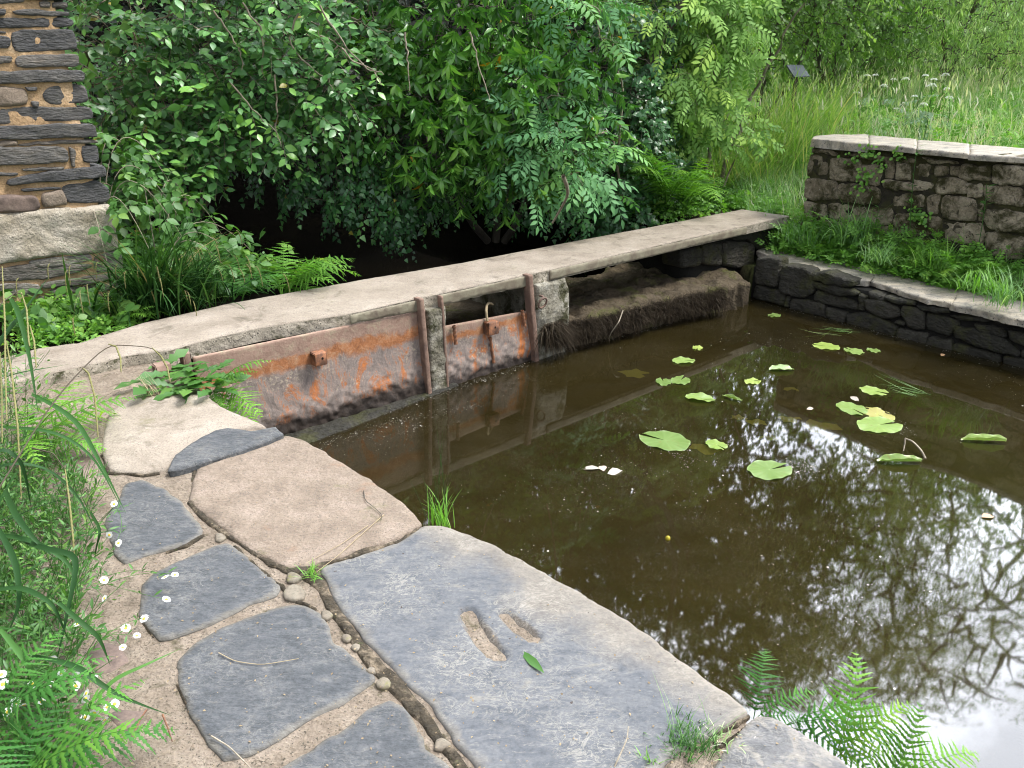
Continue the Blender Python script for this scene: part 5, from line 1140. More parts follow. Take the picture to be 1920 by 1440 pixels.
def sedge(label, base, n, L, w, seed, stalks=0, az=(0, 6.28), spread=.12, name='sedge_clump', mkey='sedge', SL=None, lean=.35, curl=1.5):
    rs = rg(seed); base = np.array(base, float); o = thing(name, base, label, 'sedge')
    mb = MB(); P = base + rs.normal(0, spread, (n, 3)) * [1, 1, 0]
    blades(mb, P, rs.uniform(az[0], az[1], n), L * rs.uniform(.5, 1.1, n), np.abs(rs.normal(0, lean, n)), curl * rs.uniform(.4, 1.2, n), w * rs.uniform(.6, 1.2, n), 9, np.clip(rs.normal(.45, .25, n), 0, 1))
    mb.build('blades', M[mkey], o)
    for j in range(stalks):
        mb = MB(); a = rs.uniform(*az); S_ = (SL or L * 1.2) * rs.uniform(.8, 1.1); b0 = base + rs.normal(0, spread, 3) * [1, 1, 0]
        c = blades(mb, [b0], a, S_, rs.uniform(.05, .3), rs.uniform(1.3, 2.0), .004, 12, .8)[0]
        d = np.array([math.cos(a), math.sin(a), 0])
        for f in (12, 9, 7):
            p = c[f]; catkin_tube(mb, bez(p, p + d * .03, p + d * .035 + [0, 0, -rs.uniform(.07, .13)], 6), .0032)
        mb.build('flower_stalk', M['catkin'], o)
    return o
sedge('dark sedge clump at the foot of the mill corner, beside the bridge', gz(305, 578, .0), 380, .72, .017, 1, 9, (-3.0, 1.2), .13, SL=.95, lean=.3)
sedge('smaller sedge clump drooping over the bridge edge by the brambles', gz(372, 570, .0), 150, .46, .012, 2, 2, (-2.6, .8), .12)
sedge('tall tan green reed clump leaning over the meadow edge', (3.75, 11.4, H(3.75, 11.4)), 420, 1.45, .016, 3, 16, (-2.6, 1.2), .38, mkey='reed', SL=2.0, lean=.25, name='reed_clump')
sedge('tall reeds with arching seed stalks behind the grey sign', (4.6, 13.2, H(4.6, 13.2)), 380, 1.7, .016, 4, 14, (-2.8, .6), .45, mkey='reed', SL=2.3, lean=.2, name='reed_clump')
sedge('short yellowing reed clump above the elder leaves at the bank', (3.1, 10.6, H(3.1, 10.6)), 260, .95, .015, 5, 4, (-3, .5), .25, mkey='reed', name='reed_clump')

def ribbon(mb, pts, w, rnd=.4, up=(0, -.3, 1)):
    pts = np.array(pts, float); n = 14; L = np.linspace(0, len(pts) - 1, n)
    q = np.array([np.interp(L, np.arange(len(pts)), pts[:, a]) for a in range(3)]).T
    for _ in range(2): q[1:-1] = (q[:-2] + 2 * q[1:-1] + q[2:]) / 4
    tg = unit(np.gradient(q, axis=0)); s = unit(np.cross(tg, np.array(up))); nn = np.cross(s, tg)
    ww = w * .42 * np.minimum(1, .6 + 1.5 * np.linspace(0, 1, n)) * np.maximum(1 - np.linspace(0, 1, n) ** 2.5, .03)
    V = np.stack([q - s * ww[:, None] + nn * ww[:, None] * .35, q, q + s * ww[:, None] + nn * ww[:, None] * .35], 1).reshape(-1, 3); i = np.arange(n * 3).reshape(n, 3)
    mb.add(V, np.concatenate([np.stack([i[:-1, a], i[:-1, a + 1], i[1:, a + 1], i[1:, a]], -1) for a in (0, 1)]), rnd)
# the pendulous sedge that leans in at the left edge
o = thing('sedge_clump', gz(-120, 1000, 0), 'foreground sedge with long drooping catkins leaning in from the left edge', 'sedge'); mb = MB(); rs = rg(77)
def zz(L): return [gz(x, y, z) for x, y, z in L]
for L, w, r in (([(-60, 800, .30), (60, 803, .33), (120, 815, .3), (180, 858, .22), (228, 955, .12)], .018, .35), ([(-60, 760, .3), (0, 640, .5), (40, 592, .56), (92, 518, .66)], .034, .1), ([(20, 560, .62), (34, 582, .6), (55, 662, .5), (72, 778, .36)], .026, .3),
                ([(60, 740, .34), (97, 758, .33), (147, 790, .28), (173, 840, .22), (200, 890, .16), (236, 962, .08)], .024, .45), ([(20, 1000, .2), (70, 1030, .25), (130, 1036, .25), (150, 1047, .24), (134, 1110, .2), (123, 1173, .14), (101, 1258, .06)], .024, .1),
                ([(10, 920, .3), (30, 968, .3), (60, 1007, .26), (104, 1049, .2)], .024, .15), ([(-30, 1000, .25), (60, 1012, .24), (133, 1055, .18), (150, 1120, .1)], .02, .3), ([(60, 1230, .15), (143, 1247, .14), (187, 1283, .1), (233, 1310, .06), (322, 1342, .02)], .019, .2),
                ([(160, 1330, .02), (215, 1273, .05), (267, 1250, .06), (337, 1217, .05)], .017, .75), ([(110, 1130, .2), (157, 1172, .16), (187, 1195, .12), (207, 1248, .05)], .018, .25), ([(-30, 880, .35), (30, 868, .36), (90, 876, .32), (150, 930, .2), (185, 1010, .1)], .016, .2),
                ([(-20, 720, .45), (30, 700, .5), (90, 690, .5), (135, 682, .48)], .010, .3), ([(-30, 1110, .2), (40, 1100, .22), (100, 1130, .2), (128, 1200, .1)], .02, .2), ([(0, 1180, .2), (50, 1240, .15), (75, 1290, .1), (80, 1340, .03)], .02, .6), ([(-30, 860, .4), (10, 840, .42), (45, 870, .36), (60, 960, .2)], .02, .1),
                ([(170, 960, .12), (190, 995, .12), (180, 1030, .06), (178, 1050, .03)], .012, .2), ([(140, 1010, .15), (213, 994, .1), (240, 993, .06)], .008, .2), ([(-10, 980, .3), (30, 1050, .25), (40, 1130, .18), (10, 1200, .1)], .022, .15)):
    ribbon(mb, zz(L), w, r)
P = np.array([gz(rs.uniform(-330, -20), rs.uniform(880, 1250), .0) for _ in range(90)])
blades(mb, P, rs.uniform(-.9, 1.3, 90), rs.uniform(.25, .5, 90), np.abs(rs.normal(.35, .3, 90)), rs.uniform(.7, 1.7, 90), .014, 9, np.clip(rs.normal(.35, .25, 90), 0, 1))
mb.build('blades', M['sedge'], o)
def stalk(pts, cats):
    mb = MB(); pts = zz(pts); q = np.array(pts); n = 26
    Q = np.array([np.interp(np.linspace(0, len(q) - 1, n), np.arange(len(q)), q[:, a]) for a in range(3)]).T
    for _ in range(3): Q[1:-1] = (Q[:-2] + 2 * Q[1:-1] + Q[2:]) / 4
    tube(mb, Q, .0028, .0014, 5, 1.)
    for c in cats: catkin_tube(mb, zz(c))
    mb.build('flower_stalk', M['catkin'], o)
stalk([(-40, 975, .3), (0, 913, .36), (95, 757, .5), (155, 690, .55), (203, 645, .58), (240, 648, .56), (280, 650, .52), (300, 662, .5)], [[(203, 645, .58), (218, 650, .57), (226, 672, .55), (227, 698, .52)], [(155, 690, .55), (166, 700, .54), (178, 745, .48), (184, 820, .38)], [(285, 652, .52), (302, 668, .5), (314, 690, .47), (319, 716, .44)]])
stalk([(-40, 640, .6), (0, 570, .68), (30, 548, .7), (42, 552, .7)], [[(40, 548, .7), (50, 580, .66), (54, 640, .58), (56, 650, .57)], [(56, 610, .62), (64, 640, .58), (68, 690, .52)]])
stalk([(-40, 600, .7), (-10, 520, .8), (4, 510, .8)], [[(4, 500, .8), (9, 600, .66), (10, 700, .52), (13, 790, .42)], [(12, 640, .6), (22, 700, .52), (33, 800, .40), (40, 935, .22)], [(0, 660, .55), (3, 740, .45), (4, 830, .33)]])
stalk([(60, 840, .3), (100, 850, .3), (122, 880, .28)], [[(122, 880, .28), (130, 940, .22), (137, 1010, .14), (142, 1085, .05)]])

tuft('grass_tuft', 'bright grass tuft with tall thin stems at the pond tip of the sandy slab', gz(826, 985, -.10), 46, .17, .005, 'herb_bright', 11, .022, lean=.25, curl=.9)
tuft('rush_stems', 'few tall thin rush stems standing in the bright tuft by the pond', gz(822, 985, -.10), 12, .40, .0024, 'sedge', 12, .02, lean=.18, curl=.35, cat='rush')
tuft('grass_tuft', 'small yellow green tuft where the dark joint meets the sandy slab', gz(582, 1078, 0), 40, .055, .004, 'herb_bright', 13, .012, lean=.7, curl=1)
tuft('grass_tuft', 'dense low grass tuft in the gap at the lower tip of the big slate slab', gz(1286, 1394, -.01), 300, .055, .003, 'herb', 14, .03, lean=.5, curl=1.2, rnd=(.2, .15))
tuft('wild_grass', 'thin upright grass stems standing in the dense low tuft', gz(1300, 1395, -.01), 14, .20, .0022, 'grass', 15, .03, lean=.3, curl=.5, cat='grass')
tuft('grass_tuft', 'sparse pale grass tuft at the lower edge of the big slate slab', gz(1215, 1432, -.01), 30, .04, .0035, 'herb_bright', 16, .008, lean=.6, curl=1)
tuft('grass_tuft', 'thin grass tuft in the gap between the big slab and the corner slab', gz(1345, 1385, -.01), 60, .04, .003, 'grass', 17, .03, lean=.6, curl=1, rnd=(.7, .2))
tuft('grass_tuft', 'long bright grass arching before the garden wall left of the ferns', gz(1600, 455, -.08), 190, .55, .009, 'grass', 18, .10, lean=.35, curl=1.5, rnd=(.3, .2))
tuft('grass_tuft', 'shorter dark grass clump at the corner of the garden wall', gz(1500, 455, -.10), 130, .32, .008, 'herb', 19, .09, lean=.35, curl=1.2)
tuft('grass_tuft', 'loose grass clump between the wall and the slate coping at the right edge', gz(1880, 570, -.2), 110, .34, .009, 'grass', 20, .08, lean=.4, curl=1.4, rnd=(.3, .2))
for j, (x, y, n_, L_, lab) in enumerate([(1545, 440, 110, .42, 'upright green grass tuft below the first pennywort, near the wall corner'), (1680, 470, 120, .40, 'drooping grass tuft before the middle of the garden wall'), (1760, 500, 100, .36, 'grass tuft between the two wall ferns'), (1650, 490, 120, .26, 'low spreading grass tuft at the back edge of the coping'), (1840, 545, 120, .24, 'low bright grass tuft at the coping, below the right wall fern')]):
    tuft('grass_tuft', lab, gz(x, y, -.12), n_, L_, .008, 'grass' if j % 2 else 'herb_bright', 120 + j, .09, lean=.4, curl=1.5, rnd=(.35, .2))
tuft('dry_grass', 'wisp of dry grass caught on the weeds at the corner of the long gate', gz(285, 742, 0.0), 70, .16, .003, 'straw', 21, .03, az=(2.2, 4.6), lean=1.2, curl=.5, cat='dry grass')

# meadow, banks and ground cover: nobody could count these
def patch(n, poly, rs, z=None):
    poly = np.array(poly, float); lo, hi = poly.min(0), poly.max(0); P = np.empty((0, 2))
    while len(P) < n:
        q = lo + (hi - lo) * rs.random((n * 2, 2)); P = np.concatenate([P, q[inside(q, poly)]])
    P = P[:n]; return np.c_[P, height(P[:, 0], P[:, 1]) - .01 if z is None else np.full(n, z)]
rs = rg(50); mb = MB()
gside = lambda a, off: (GW0 + GD * a + PN * off)[:2]
near = [gside(-.6, -.1), gside(.1, .55), gside(4.5, .55), (9, 6), (9, 11), (2.9, 11), (2.75, 9.2)]
P = patch(16000, near, rs); n = len(P)
blades(mb, P, rs.uniform(0, 6.28, n), rs.uniform(.15, .48, n), np.abs(rs.normal(0, .25, n)), rs.uniform(.2, 1.3, n), rs.uniform(.004, .009, n), 4, np.clip(rs.normal(.55, .25, n) + .2 * fbm(P, .8, 2, 3), 0, 1))
far_ = [(2.9, 11), (9, 11), (9, 6), (14, 8), (26, 20), (18, 24), (7, 24), (3.4, 16)]
P = patch(24000, far_, rs); n = len(P)
blades(mb, P, rs.uniform(0, 6.28, n), rs.uniform(.3, .75, n), np.abs(rs.normal(0, .22, n)), rs.uniform(.2, 1.2, n), rs.uniform(.010, .02, n), 3, np.clip(rs.normal(.62, .25, n) + .35 * fbm(P, .5, 2, 3), 0, 1))
P = patch(2600, far_, rs); n = len(P)          # dry seed heads
c_ = blades(mb, P, rs.uniform(0, 6.28, n), rs.uniform(.7, 1.05, n), np.abs(rs.normal(0, .15, n)), rs.uniform(.1, .5, n), .006, 4, rs.uniform(.9, 1, n))
blades(mb, c_[:, -1] - [0, 0, .05], rs.uniform(0, 6.28, n), .16, .2, rs.uniform(.2, 1.2, n), .022, 3, rs.uniform(.85, 1, n))
tag(mb.build('meadow_grass', M['grass'], loc=(6, 12, 0)), 'long sunlit meadow grass beyond the garden wall', 'grass', kind='stuff')
mb = MB(); wl = lambda a, off: (PW0 + PD * a + PN * off)[:2]
strip = [wl(-.1, .52), wl(1, .58), wl(2, .56), wl(3, .52), wl(4.2, .50), wl(4.2, 1.3), gside(2.2, -.02), gside(-.1, -.02), wl(-.5, .8)]
P = patch(5200, strip, rs); n = len(P)
blades(mb, P, rs.uniform(0, 6.28, n), rs.uniform(.05, .22, n), np.abs(rs.normal(0, .35, n)), rs.uniform(.3, 1.4, n), rs.uniform(.003, .007, n), 4, np.clip(rs.normal(.35, .2, n), 0, 1))
tag(mb.build('bank_grass', M['grass'], loc=(3.3, 6.8, -.2)), 'short grass between the slate coping and the garden wall', 'grass', kind='stuff')

def cover(name, label, P, mkey, tpl, size, seed, L=.12, k=5, ang=60, zup=1.0, droop=.2, spread=.7, up=1.0, kind='stuff'):
    rs = rg(seed); mb = MB(); n = len(P)
    D = np.c_[rs.normal(0, spread, (n, 2)), np.full(n, up)]
    sprays(mb, None, P, D, L * rs.uniform(.4, 1.3, n), k, tpl, size, rs, ang, droop, zup=zup)
    t3 = np.linspace(0, 1, 3)[None, :, None]; q = P[:, None] + unit(D)[:, None] * L * t3; tubes(mb, q, np.full((n, 3), .0012), 3, .5)
    return tag(mb.build(name, M[mkey]), label, 'ground cover', kind=kind)
cover('wall_foot_weeds', 'lush green herbs along the foot of the garden wall', patch(420, [gside(-.15, -.36), gside(2.0, -.42), gside(2.2, -.02), gside(-.1, -.02)], rs), 'herb_bright', HERB, .11, 51, .26, 5, spread=.45)
cover('wall_foot_clover', 'small round leaves under the herbs at the garden wall', patch(500, [gside(-.1, -.38), gside(2.1, -.45), gside(2.2, -.02), gside(-.1, -.02)], rs), 'herb_bright', ROUND, .035, 52, .14, 6)
cover('meadow_weeds', 'leafy weeds standing in the meadow grass', patch(700, [gside(.3, .8), gside(3.5, .8), (12, 9), (18, 19), (6, 19), (3.6, 13)], rs), 'herb_bright', HERB, .2, 49, .55, 6, spread=.3)
cover('bank_herbs', 'bright low herbs on the bank behind the far end of the bridge', patch(900, [BP(4.75, .95, 0)[:2], BP(5.6, .9, 0)[:2], gside(-.25, .1), (3.3, 10.2), (2.2, 10.6), BP(4.6, 2.6, 0)[:2]], rs), 'herb_bright', TRI, .085, 53, .17, 4)
cover('bank_herbs', 'darker low herbs in the shade of the elder at the bank', patch(500, [BP(4.7, 1.2, 0)[:2], (2.9, 9.7), (2.4, 11), (1.4, 10.8)], rs), 'herb', TRI, .09, 54, .22, 4).name = 'shade_herbs'
LB = [gz(40, 662, .0)[:2], gz(150, 641, 0)[:2], gz(275, 602, 0)[:2], gz(262, 575, 0)[:2], gz(150, 560, 0)[:2], gz(0, 570, 0)[:2]]
cover('mill_foot_weeds', 'bright round leaved ground cover along the foot of the mill', patch(420, LB, rs, -.02), 'herb_bright', ROUND, .036, 55, .12, 7)
cover('mill_foot_nettles', 'taller heart shaped leaves among the ground cover by the mill', patch(46, LB, rs, -.02), 'herb', ROUND, .085, 56, .20, 5, spread=.35)
RB = [BP(-.7, 1.5, 0)[:2], BP(-.1, 1.15, 0)[:2], BP(.1, 1.4, 0)[:2], BP(.05, 2.4, 0)[:2], BP(-.9, 2.4, 0)[:2]]
cover('stream_bank_weeds', 'mixed weeds and brambles on the stream bank right of the mill corner', patch(300, RB, rs), 'herb', TRI, .12, 57, .3, 4, spread=.5)
FL = [gz(-250, 860, 0)[:2], gz(120, 860, 0)[:2], gz(185, 960, 0)[:2], gz(150, 1100, 0)[:2], gz(150, 1220, 0)[:2], gz(130, 1330, 0)[:2], gz(150, 1480, 0)[:2], gz(-250, 1480, 0)[:2]]
cover('quay_weeds', 'tangle of fine leaved weeds along the left side of the quay', patch(1100, FL, rs, -.01), 'herb', leaf_tpl(.26), .036, 58, .17, 9, ang=45, spread=.6)
FL2 = [gz(-250, 660, 0)[:2], gz(30, 680, 0)[:2], gz(60, 760, 0)[:2], gz(60, 860, 0)[:2], gz(-250, 870, 0)[:2]]
cover('quay_weeds', 'weeds behind the hanging catkins at the left end of the bridge', patch(260, FL2, rs, 0), 'herb', leaf_tpl(.3), .05, 59, .22, 7, spread=.5).name = 'bridge_end_weeds'

# brambles
def bramble(label, base, arcs, seed, tpl=TRI, size=.13, mkey='herb', cat='bramble', name='bramble'):
    rs = rg(seed); o = thing(name, base, label, cat); wb, lb = MB(), MB()
    for a, L, h in arcs:
        d = np.array([math.cos(a), math.sin(a), 0]); b0 = np.array(base, float)
        q = bez(b0, b0 + d * L * .35 + [0, 0, h * 1.6], b0 + d * L + [0, 0, h * .4], 16); tube(wb, q, .004, .002, 5)
        i = rs.integers(2, 16, int(L * 26)); P = q[i]; m = len(P)
        Y = np.c_[rs.normal(0, 1, (m, 2)), rs.normal(-.1, .3, m)]; N = np.c_[rs.normal(0, .3, m), rs.normal(-.5, .3, m), np.full(m, 1.)]
        place(lb, tpl[0], tpl[1], P, Y, N, size * rs.uniform(.6, 1.2, m), np.clip(rs.normal(.5, .25, m), 0, 1))
    wb.build('stems', M['twigbark'], o); lb.build('leaves', M[mkey], o); return o
bramble('bramble with three part leaves reaching over the stream beside the sedge', BP(-.6, 1.6, .0), [(.3, .55, .45), (.0, .5, .4), (.7, .7, .5), (1.2, .7, .7), (-.3, .5, .3), (2.0, .7, .8), (1.6, .9, .8)], 60)
bramble('bramble arching out from the mill corner above the sedge', BP(-.9, 1.9, .05), [(.5, .6, .9), (.1, .6, .8), (1.2, .6, 1.1), (-.4, .5, .7), (2.4, .5, 1.0), (.9, .7, 1.1), (-1.0, .4, .6)], 61)
# weeds at the corner of the gate
o = thing('dandelion', gz(335, 728, -.02), 'jagged leaved weed sprawling over the corner of the long gate', 'weed'); rs = rg(62); lb = MB()
JAG = leaf_tpl(.34, ((0, .15), (.12, .4), (.2, .2), (.32, .7), (.4, .35), (.52, .95), (.6, .5), (.75, 1.0), (1, 0)), .2, .35)
m = 64; a = rs.uniform(-2.6, 1.4, m); P = np.array([gz(rs.uniform(275, 410), 690 + rs.uniform(0, 50), .0) for _ in range(m)])
place(lb, JAG[0], JAG[1], P, np.c_[np.cos(a), np.sin(a), rs.uniform(.1, .8, m)], np.c_[rs.normal(0, .3, (m, 2)), np.full(m, 1.)], rs.uniform(.10, .22, m), np.clip(rs.normal(.5, .2, m), 0, 1))
lb.build('leaves', M['herb'], o)

# ================================================================== DAISIES
def flower_mesh(r=.0125):
    mb = MB(); n = 22; a = np.arange(n) * 2 * math.pi / n; rs = rg(70)
    d = np.c_[np.cos(a), np.sin(a), np.zeros(n)]; s = np.c_[-np.sin(a), np.cos(a), np.zeros(n)]
    w = r * .14; L = r * rs.uniform(.88, 1.08, n)[:, None]
    V = np.stack([d * r * .3 - s * w * .6, d * r * .3 + s * w * .6, d * L * .9 + s * w + [0, 0, .0012], d * L + [0, 0, .0008], d * L * .9 - s * w + [0, 0, .0012]], 1).reshape(-1, 3)
    mb.add(V, np.arange(n * 5).reshape(-1, 5), .5); pet = mb.mesh('flower', M['petal'], np.zeros(3))
    mb = MB(); c = [[0, 0, .0028]]; 
    for q, zq in ((.2, .0024), (.34, .0010), (.36, -.0006)): c += [[r * q * math.cos(t), r * q * math.sin(t), zq] for t in a[::2]]
    Fc = [(0, 1 + i, 1 + (i + 1) % 11) for i in range(11)]; V = np.array(c); mb.add(V, Fc)
    mb.F.append(np.array([(1 + b * 11 + i, 1 + (b + 1) * 11 + i, 1 + (b + 1) * 11 + (i + 1) % 11, 1 + b * 11 + (i + 1) % 11) for b in (0, 1) for i in range(11)])); mb.M.append(np.zeros(22, np.int32))
    return pet, mb.mesh('disc', M['yellow'], np.zeros(3))
PET, DISC = flower_mesh()
def fleabane(label, base, fl, seed):
    rs = rg(seed); base = np.array(base, float); o = thing('fleabane_plant', base, label, 'daisy plant', 'daisies along the quay'); st = MB(); lf = MB()
    for px, py, z in fl:
        p = gz(px, py, z); foot = base + (p - base) * rs.uniform(.1, .4) * [1, 1, 0] + rs.normal(0, .03, 3) * [1, 1, 0]
        q = bez(foot, (foot + p) / 2 + rs.normal(0, .025, 3) + [0, 0, .04], p, 9); tube(st, q, .0011, .0008, 4, .6)
        i = rs.integers(1, 8, 9); m = 9
        place(lf, *leaf_tpl(.24), q[i], np.c_[rs.normal(0, 1, (m, 2)), rs.uniform(-.1, .8, m)], np.c_[rs.normal(0, .4, (m, 2)), np.ones(m)], rs.uniform(.018, .035, m), rs.random(m) * .8)
        f = bpy.data.objects.new('flower', PET); COL.objects.link(f); f.parent = o; f.location = tuple(p - base)
        nd = unit(unit(C0 - p) * rs.uniform(.0, .9) + rs.normal(0, .5, 3) + [0, 0, .6]); f.rotation_euler = Vector(nd).to_track_quat('Z', 'Y').to_euler(); s = rs.uniform(.8, 1.15); f.scale = (s, s, s)
        g = bpy.data.objects.new('disc', DISC); COL.objects.link(g); g.parent = f
    i0 = st.n; lf.V += st.V; lf.F += [f + lf.n for f in st.F]; lf.R += st.R; lf.M += st.M
    lf.build('foliage', M['herb'], o)
fleabane('daisy plant whose flowers lean over the two upper dark slates', gz(150, 1080, 0), [(310, 1082, .05), (328, 1078, .05), (196, 1122, .08), (222, 1018, .1), (205, 1003, .1), (214, 945, .1), (195, 1088, .06), (312, 1124, .03)], 71)
fleabane('daisy plant with a few flowers over the mortar beside the straw slab', gz(120, 1230, 0), [(257, 1192, .05), (230, 1214, .05), (177, 1272, .07), (146, 1170, .1), (270, 1160, .03), (236, 1178, .04), (160, 1310, .06)], 72)
fleabane('daisy plant crowded with white flowers at the left edge above the fern', gz(20, 1290, 0), [(62, 1283, .1), (29, 1317, .1), (45, 1322, .1), (142, 1286, .1), (143, 1268, .12), (115, 1262, .12), (95, 1283, .1), (2, 1265, .15), (5, 1283, .13), (14, 1335, .1), (78, 1315, .08), (100, 1235, .1)], 73)
fleabane('daisy plant with flowers hanging over the red stone by the corner fern', gz(100, 1370, 0), [(201, 1326, .06), (215, 1320, .06), (196, 1350, .05), (177, 1336, .08), (162, 1300, .08), (160, 1345, .06)], 74)

# ================================================================== MEADOW FLOWERS, WALL PLANTS, SIGN
UH = [(1362, 158), (1347, 143), (1641, 142), (1675, 150), (1698, 148), (1657, 161), (1735, 143), (1751, 150), (1748, 160), (1775, 167), (1773, 140), (1732, 196), (1696, 195), (1780, 183), (1722, 210), (1606, 175), (1625, 143), (1715, 182), (1680, 205)]
UH = [(x, y) for x, y in UH if x > 1500]
rs = rg(80)
wherel = ['second from the left in the rear row', 'third from the left, left of the centre of the drift', 'in the rear row, just left of its gap', 'a little in front of the second rear head', 'first right of the gap in the rear row', 'just right of and below the first head past the gap', 'lowest of the tight trio right of the gap', 'on the right side, half way down the drift', 'topmost at the right end of the drift', 'low and right of centre, behind the lowest head', 'low and left of centre in the second row', 'rightmost of all', 'lowest of all, nearest the wall coping', 'leftmost of all, beside the reeds', 'leftmost of the rear row', 'in the middle of the drift, above the low pair', 'low and farthest left of the front row']
for j, (px, py) in enumerate(UH):
    Y = rs.uniform(12.5, 15.5); top = gy(px, py, Y); g0 = np.array([top[0], Y, H(top[0], Y)])
    o = thing('hogweed_plant', g0, 'white flat topped meadow flower, ' + wherel[j], 'wildflower', 'white umbel flowers in the meadow')
    mb = MB(); tube(mb, bez(g0, (g0 + top) / 2 + rs.normal(0, .05, 3), top, 7), .007, .004, 5, .3)
    place(mb, *HERB, np.array([g0 + (top - g0) * q for q in (.3, .5, .65)]), rs.normal(0, 1, (3, 3)) * [1, 1, .2], np.tile([0, 0, 1.], (3, 1)), .28, .4); mb.build('stem', M['herb'], o)
    mb = MB(); m = 120; a = rs.uniform(0, 6.28, m); R0 = rs.uniform(.04, .062); r = R0 * np.sqrt(rs.random(m)); P = top + np.c_[r * np.cos(a), r * np.sin(a), .028 - r * r * 12 + rs.normal(0, .004, m)]
    place(mb, *SIMPLE, P, np.c_[np.cos(a), np.sin(a), np.zeros(m)], np.tile([0, -.3, 1.], (m, 1)) + rs.normal(0, .4, (m, 3)), .016, .5); mb.build('umbel', M['petal'], o)
def pennywort(label, pts, seed, rpx=26):
    rs = rg(seed); mb = MB()
    for x, y, n in pts:
        for _ in range(n):
            u, z = GPn.hit(x + rs.normal(0, rpx / 3), y + rs.normal(0, rpx / 3), .06); p = GPn.at(u, z, rs.uniform(.055, .09))
            a = np.linspace(0, 2 * math.pi, 9)[:-1]; nn = unit(GPn.n + rs.normal(0, .35, 3) + [0, 0, .5]); s = unit(np.cross(nn, [0, 0, 1.])); t = np.cross(nn, s); r = rs.uniform(.009, .019)
            mb.add(np.concatenate([[p - nn * .003], p + r * (np.cos(a)[:, None] * s + np.sin(a)[:, None] * t)]), [(0, 1 + i, 1 + (i + 1) % 8) for i in range(8)], rs.random())
            q = GPn.at(u + rs.normal(0, .01), z - .03, .02); tube(mb, [q, (p + q) / 2 + nn * .008, p - nn * .004], .0012, .001, 3, .3)
    return tag(mb.build('wall_pennywort', M['herb_bright']), label, 'wall plant', 'pennyworts on the garden wall')
pennywort('round leaved pennywort trailing under the wall top near its left end', [(1595, 292, 14), (1625, 290, 22), (1635, 280, 14), (1610, 308, 12)], 81)
pennywort('small round leaved pennywort high on the wall, right of the trailing one', [(1684, 288, 24)], 82, 22)
pennywort('round leaved pennywort in the middle of the wall face', [(1622, 335, 26), (1612, 350, 16), (1640, 328, 10), (1655, 307, 14)], 83)
pennywort('scattered pennywort leaves low on the wall behind the herbs', [(1722, 404, 26), (1730, 410, 26), (1712, 400, 18)], 84, 22)
for j, (px, y0, y1, lab) in enumerate([(1712, 400, 275, 'tall leafy willowherb stem in front of the wall, right of the pennywort'), (1842, 430, 345, 'leafy willowherb stem before the mossy right part of the wall'), (1640, 440, 390, 'short leafy willowherb stem in the grass before the wall')]):
    rs = rg(86 + j); u, z = GPn.hit(px, y0, .12); p0 = GPn.at(u, z, .12); u, z = GPn.hit(px + 8, y1, .16); p1 = GPn.at(u, z, .16); mb = MB(); q = bez(p0 - [0, 0, .15], (p0 + p1) / 2 + rs.normal(0, .02, 3), p1, 16); tube(mb, q, .004, .002, 5, .3)
    n = 22; i = rs.integers(2, 16, n); a = rs.uniform(0, 6.28, n); place(mb, *leaf_tpl(.26), q[i], np.c_[np.cos(a), np.sin(a), np.full(n, .4)], np.c_[rs.normal(0, .2, (n, 2)), np.ones(n)], rs.uniform(.05, .10, n), rs.random(n))
    tag(mb.build('willowherb', M['herb']), lab, 'wildflower', 'willowherb stems at the garden wall')
p = gy(1496, 133, 14.5); o = thing('meadow_sign', (p[0], p[1], H(p[0], p[1])), 'small tilted pale grey board on a post among the reeds', 'sign'); mb = MB()
ax = (unit(np.array([1, .35, 0.])), unit(np.array([-.25, .75, .6])), unit(np.cross([1, .35, 0.], [-.25, .75, .6])))
box(mb, p, .34, .30, .025, ax, bev=.004); mb.build('board', plain('sign_grey', (.10, .115, .135), .9), o)
mb = MB(); box(mb, [p[0], p[1] + .03, (p[2] + H(p[0], p[1])) / 2 - .05], .06, .06, max(.3, p[2] - H(p[0], p[1])), bev=.004); mb.build('post', M['bark'], o)

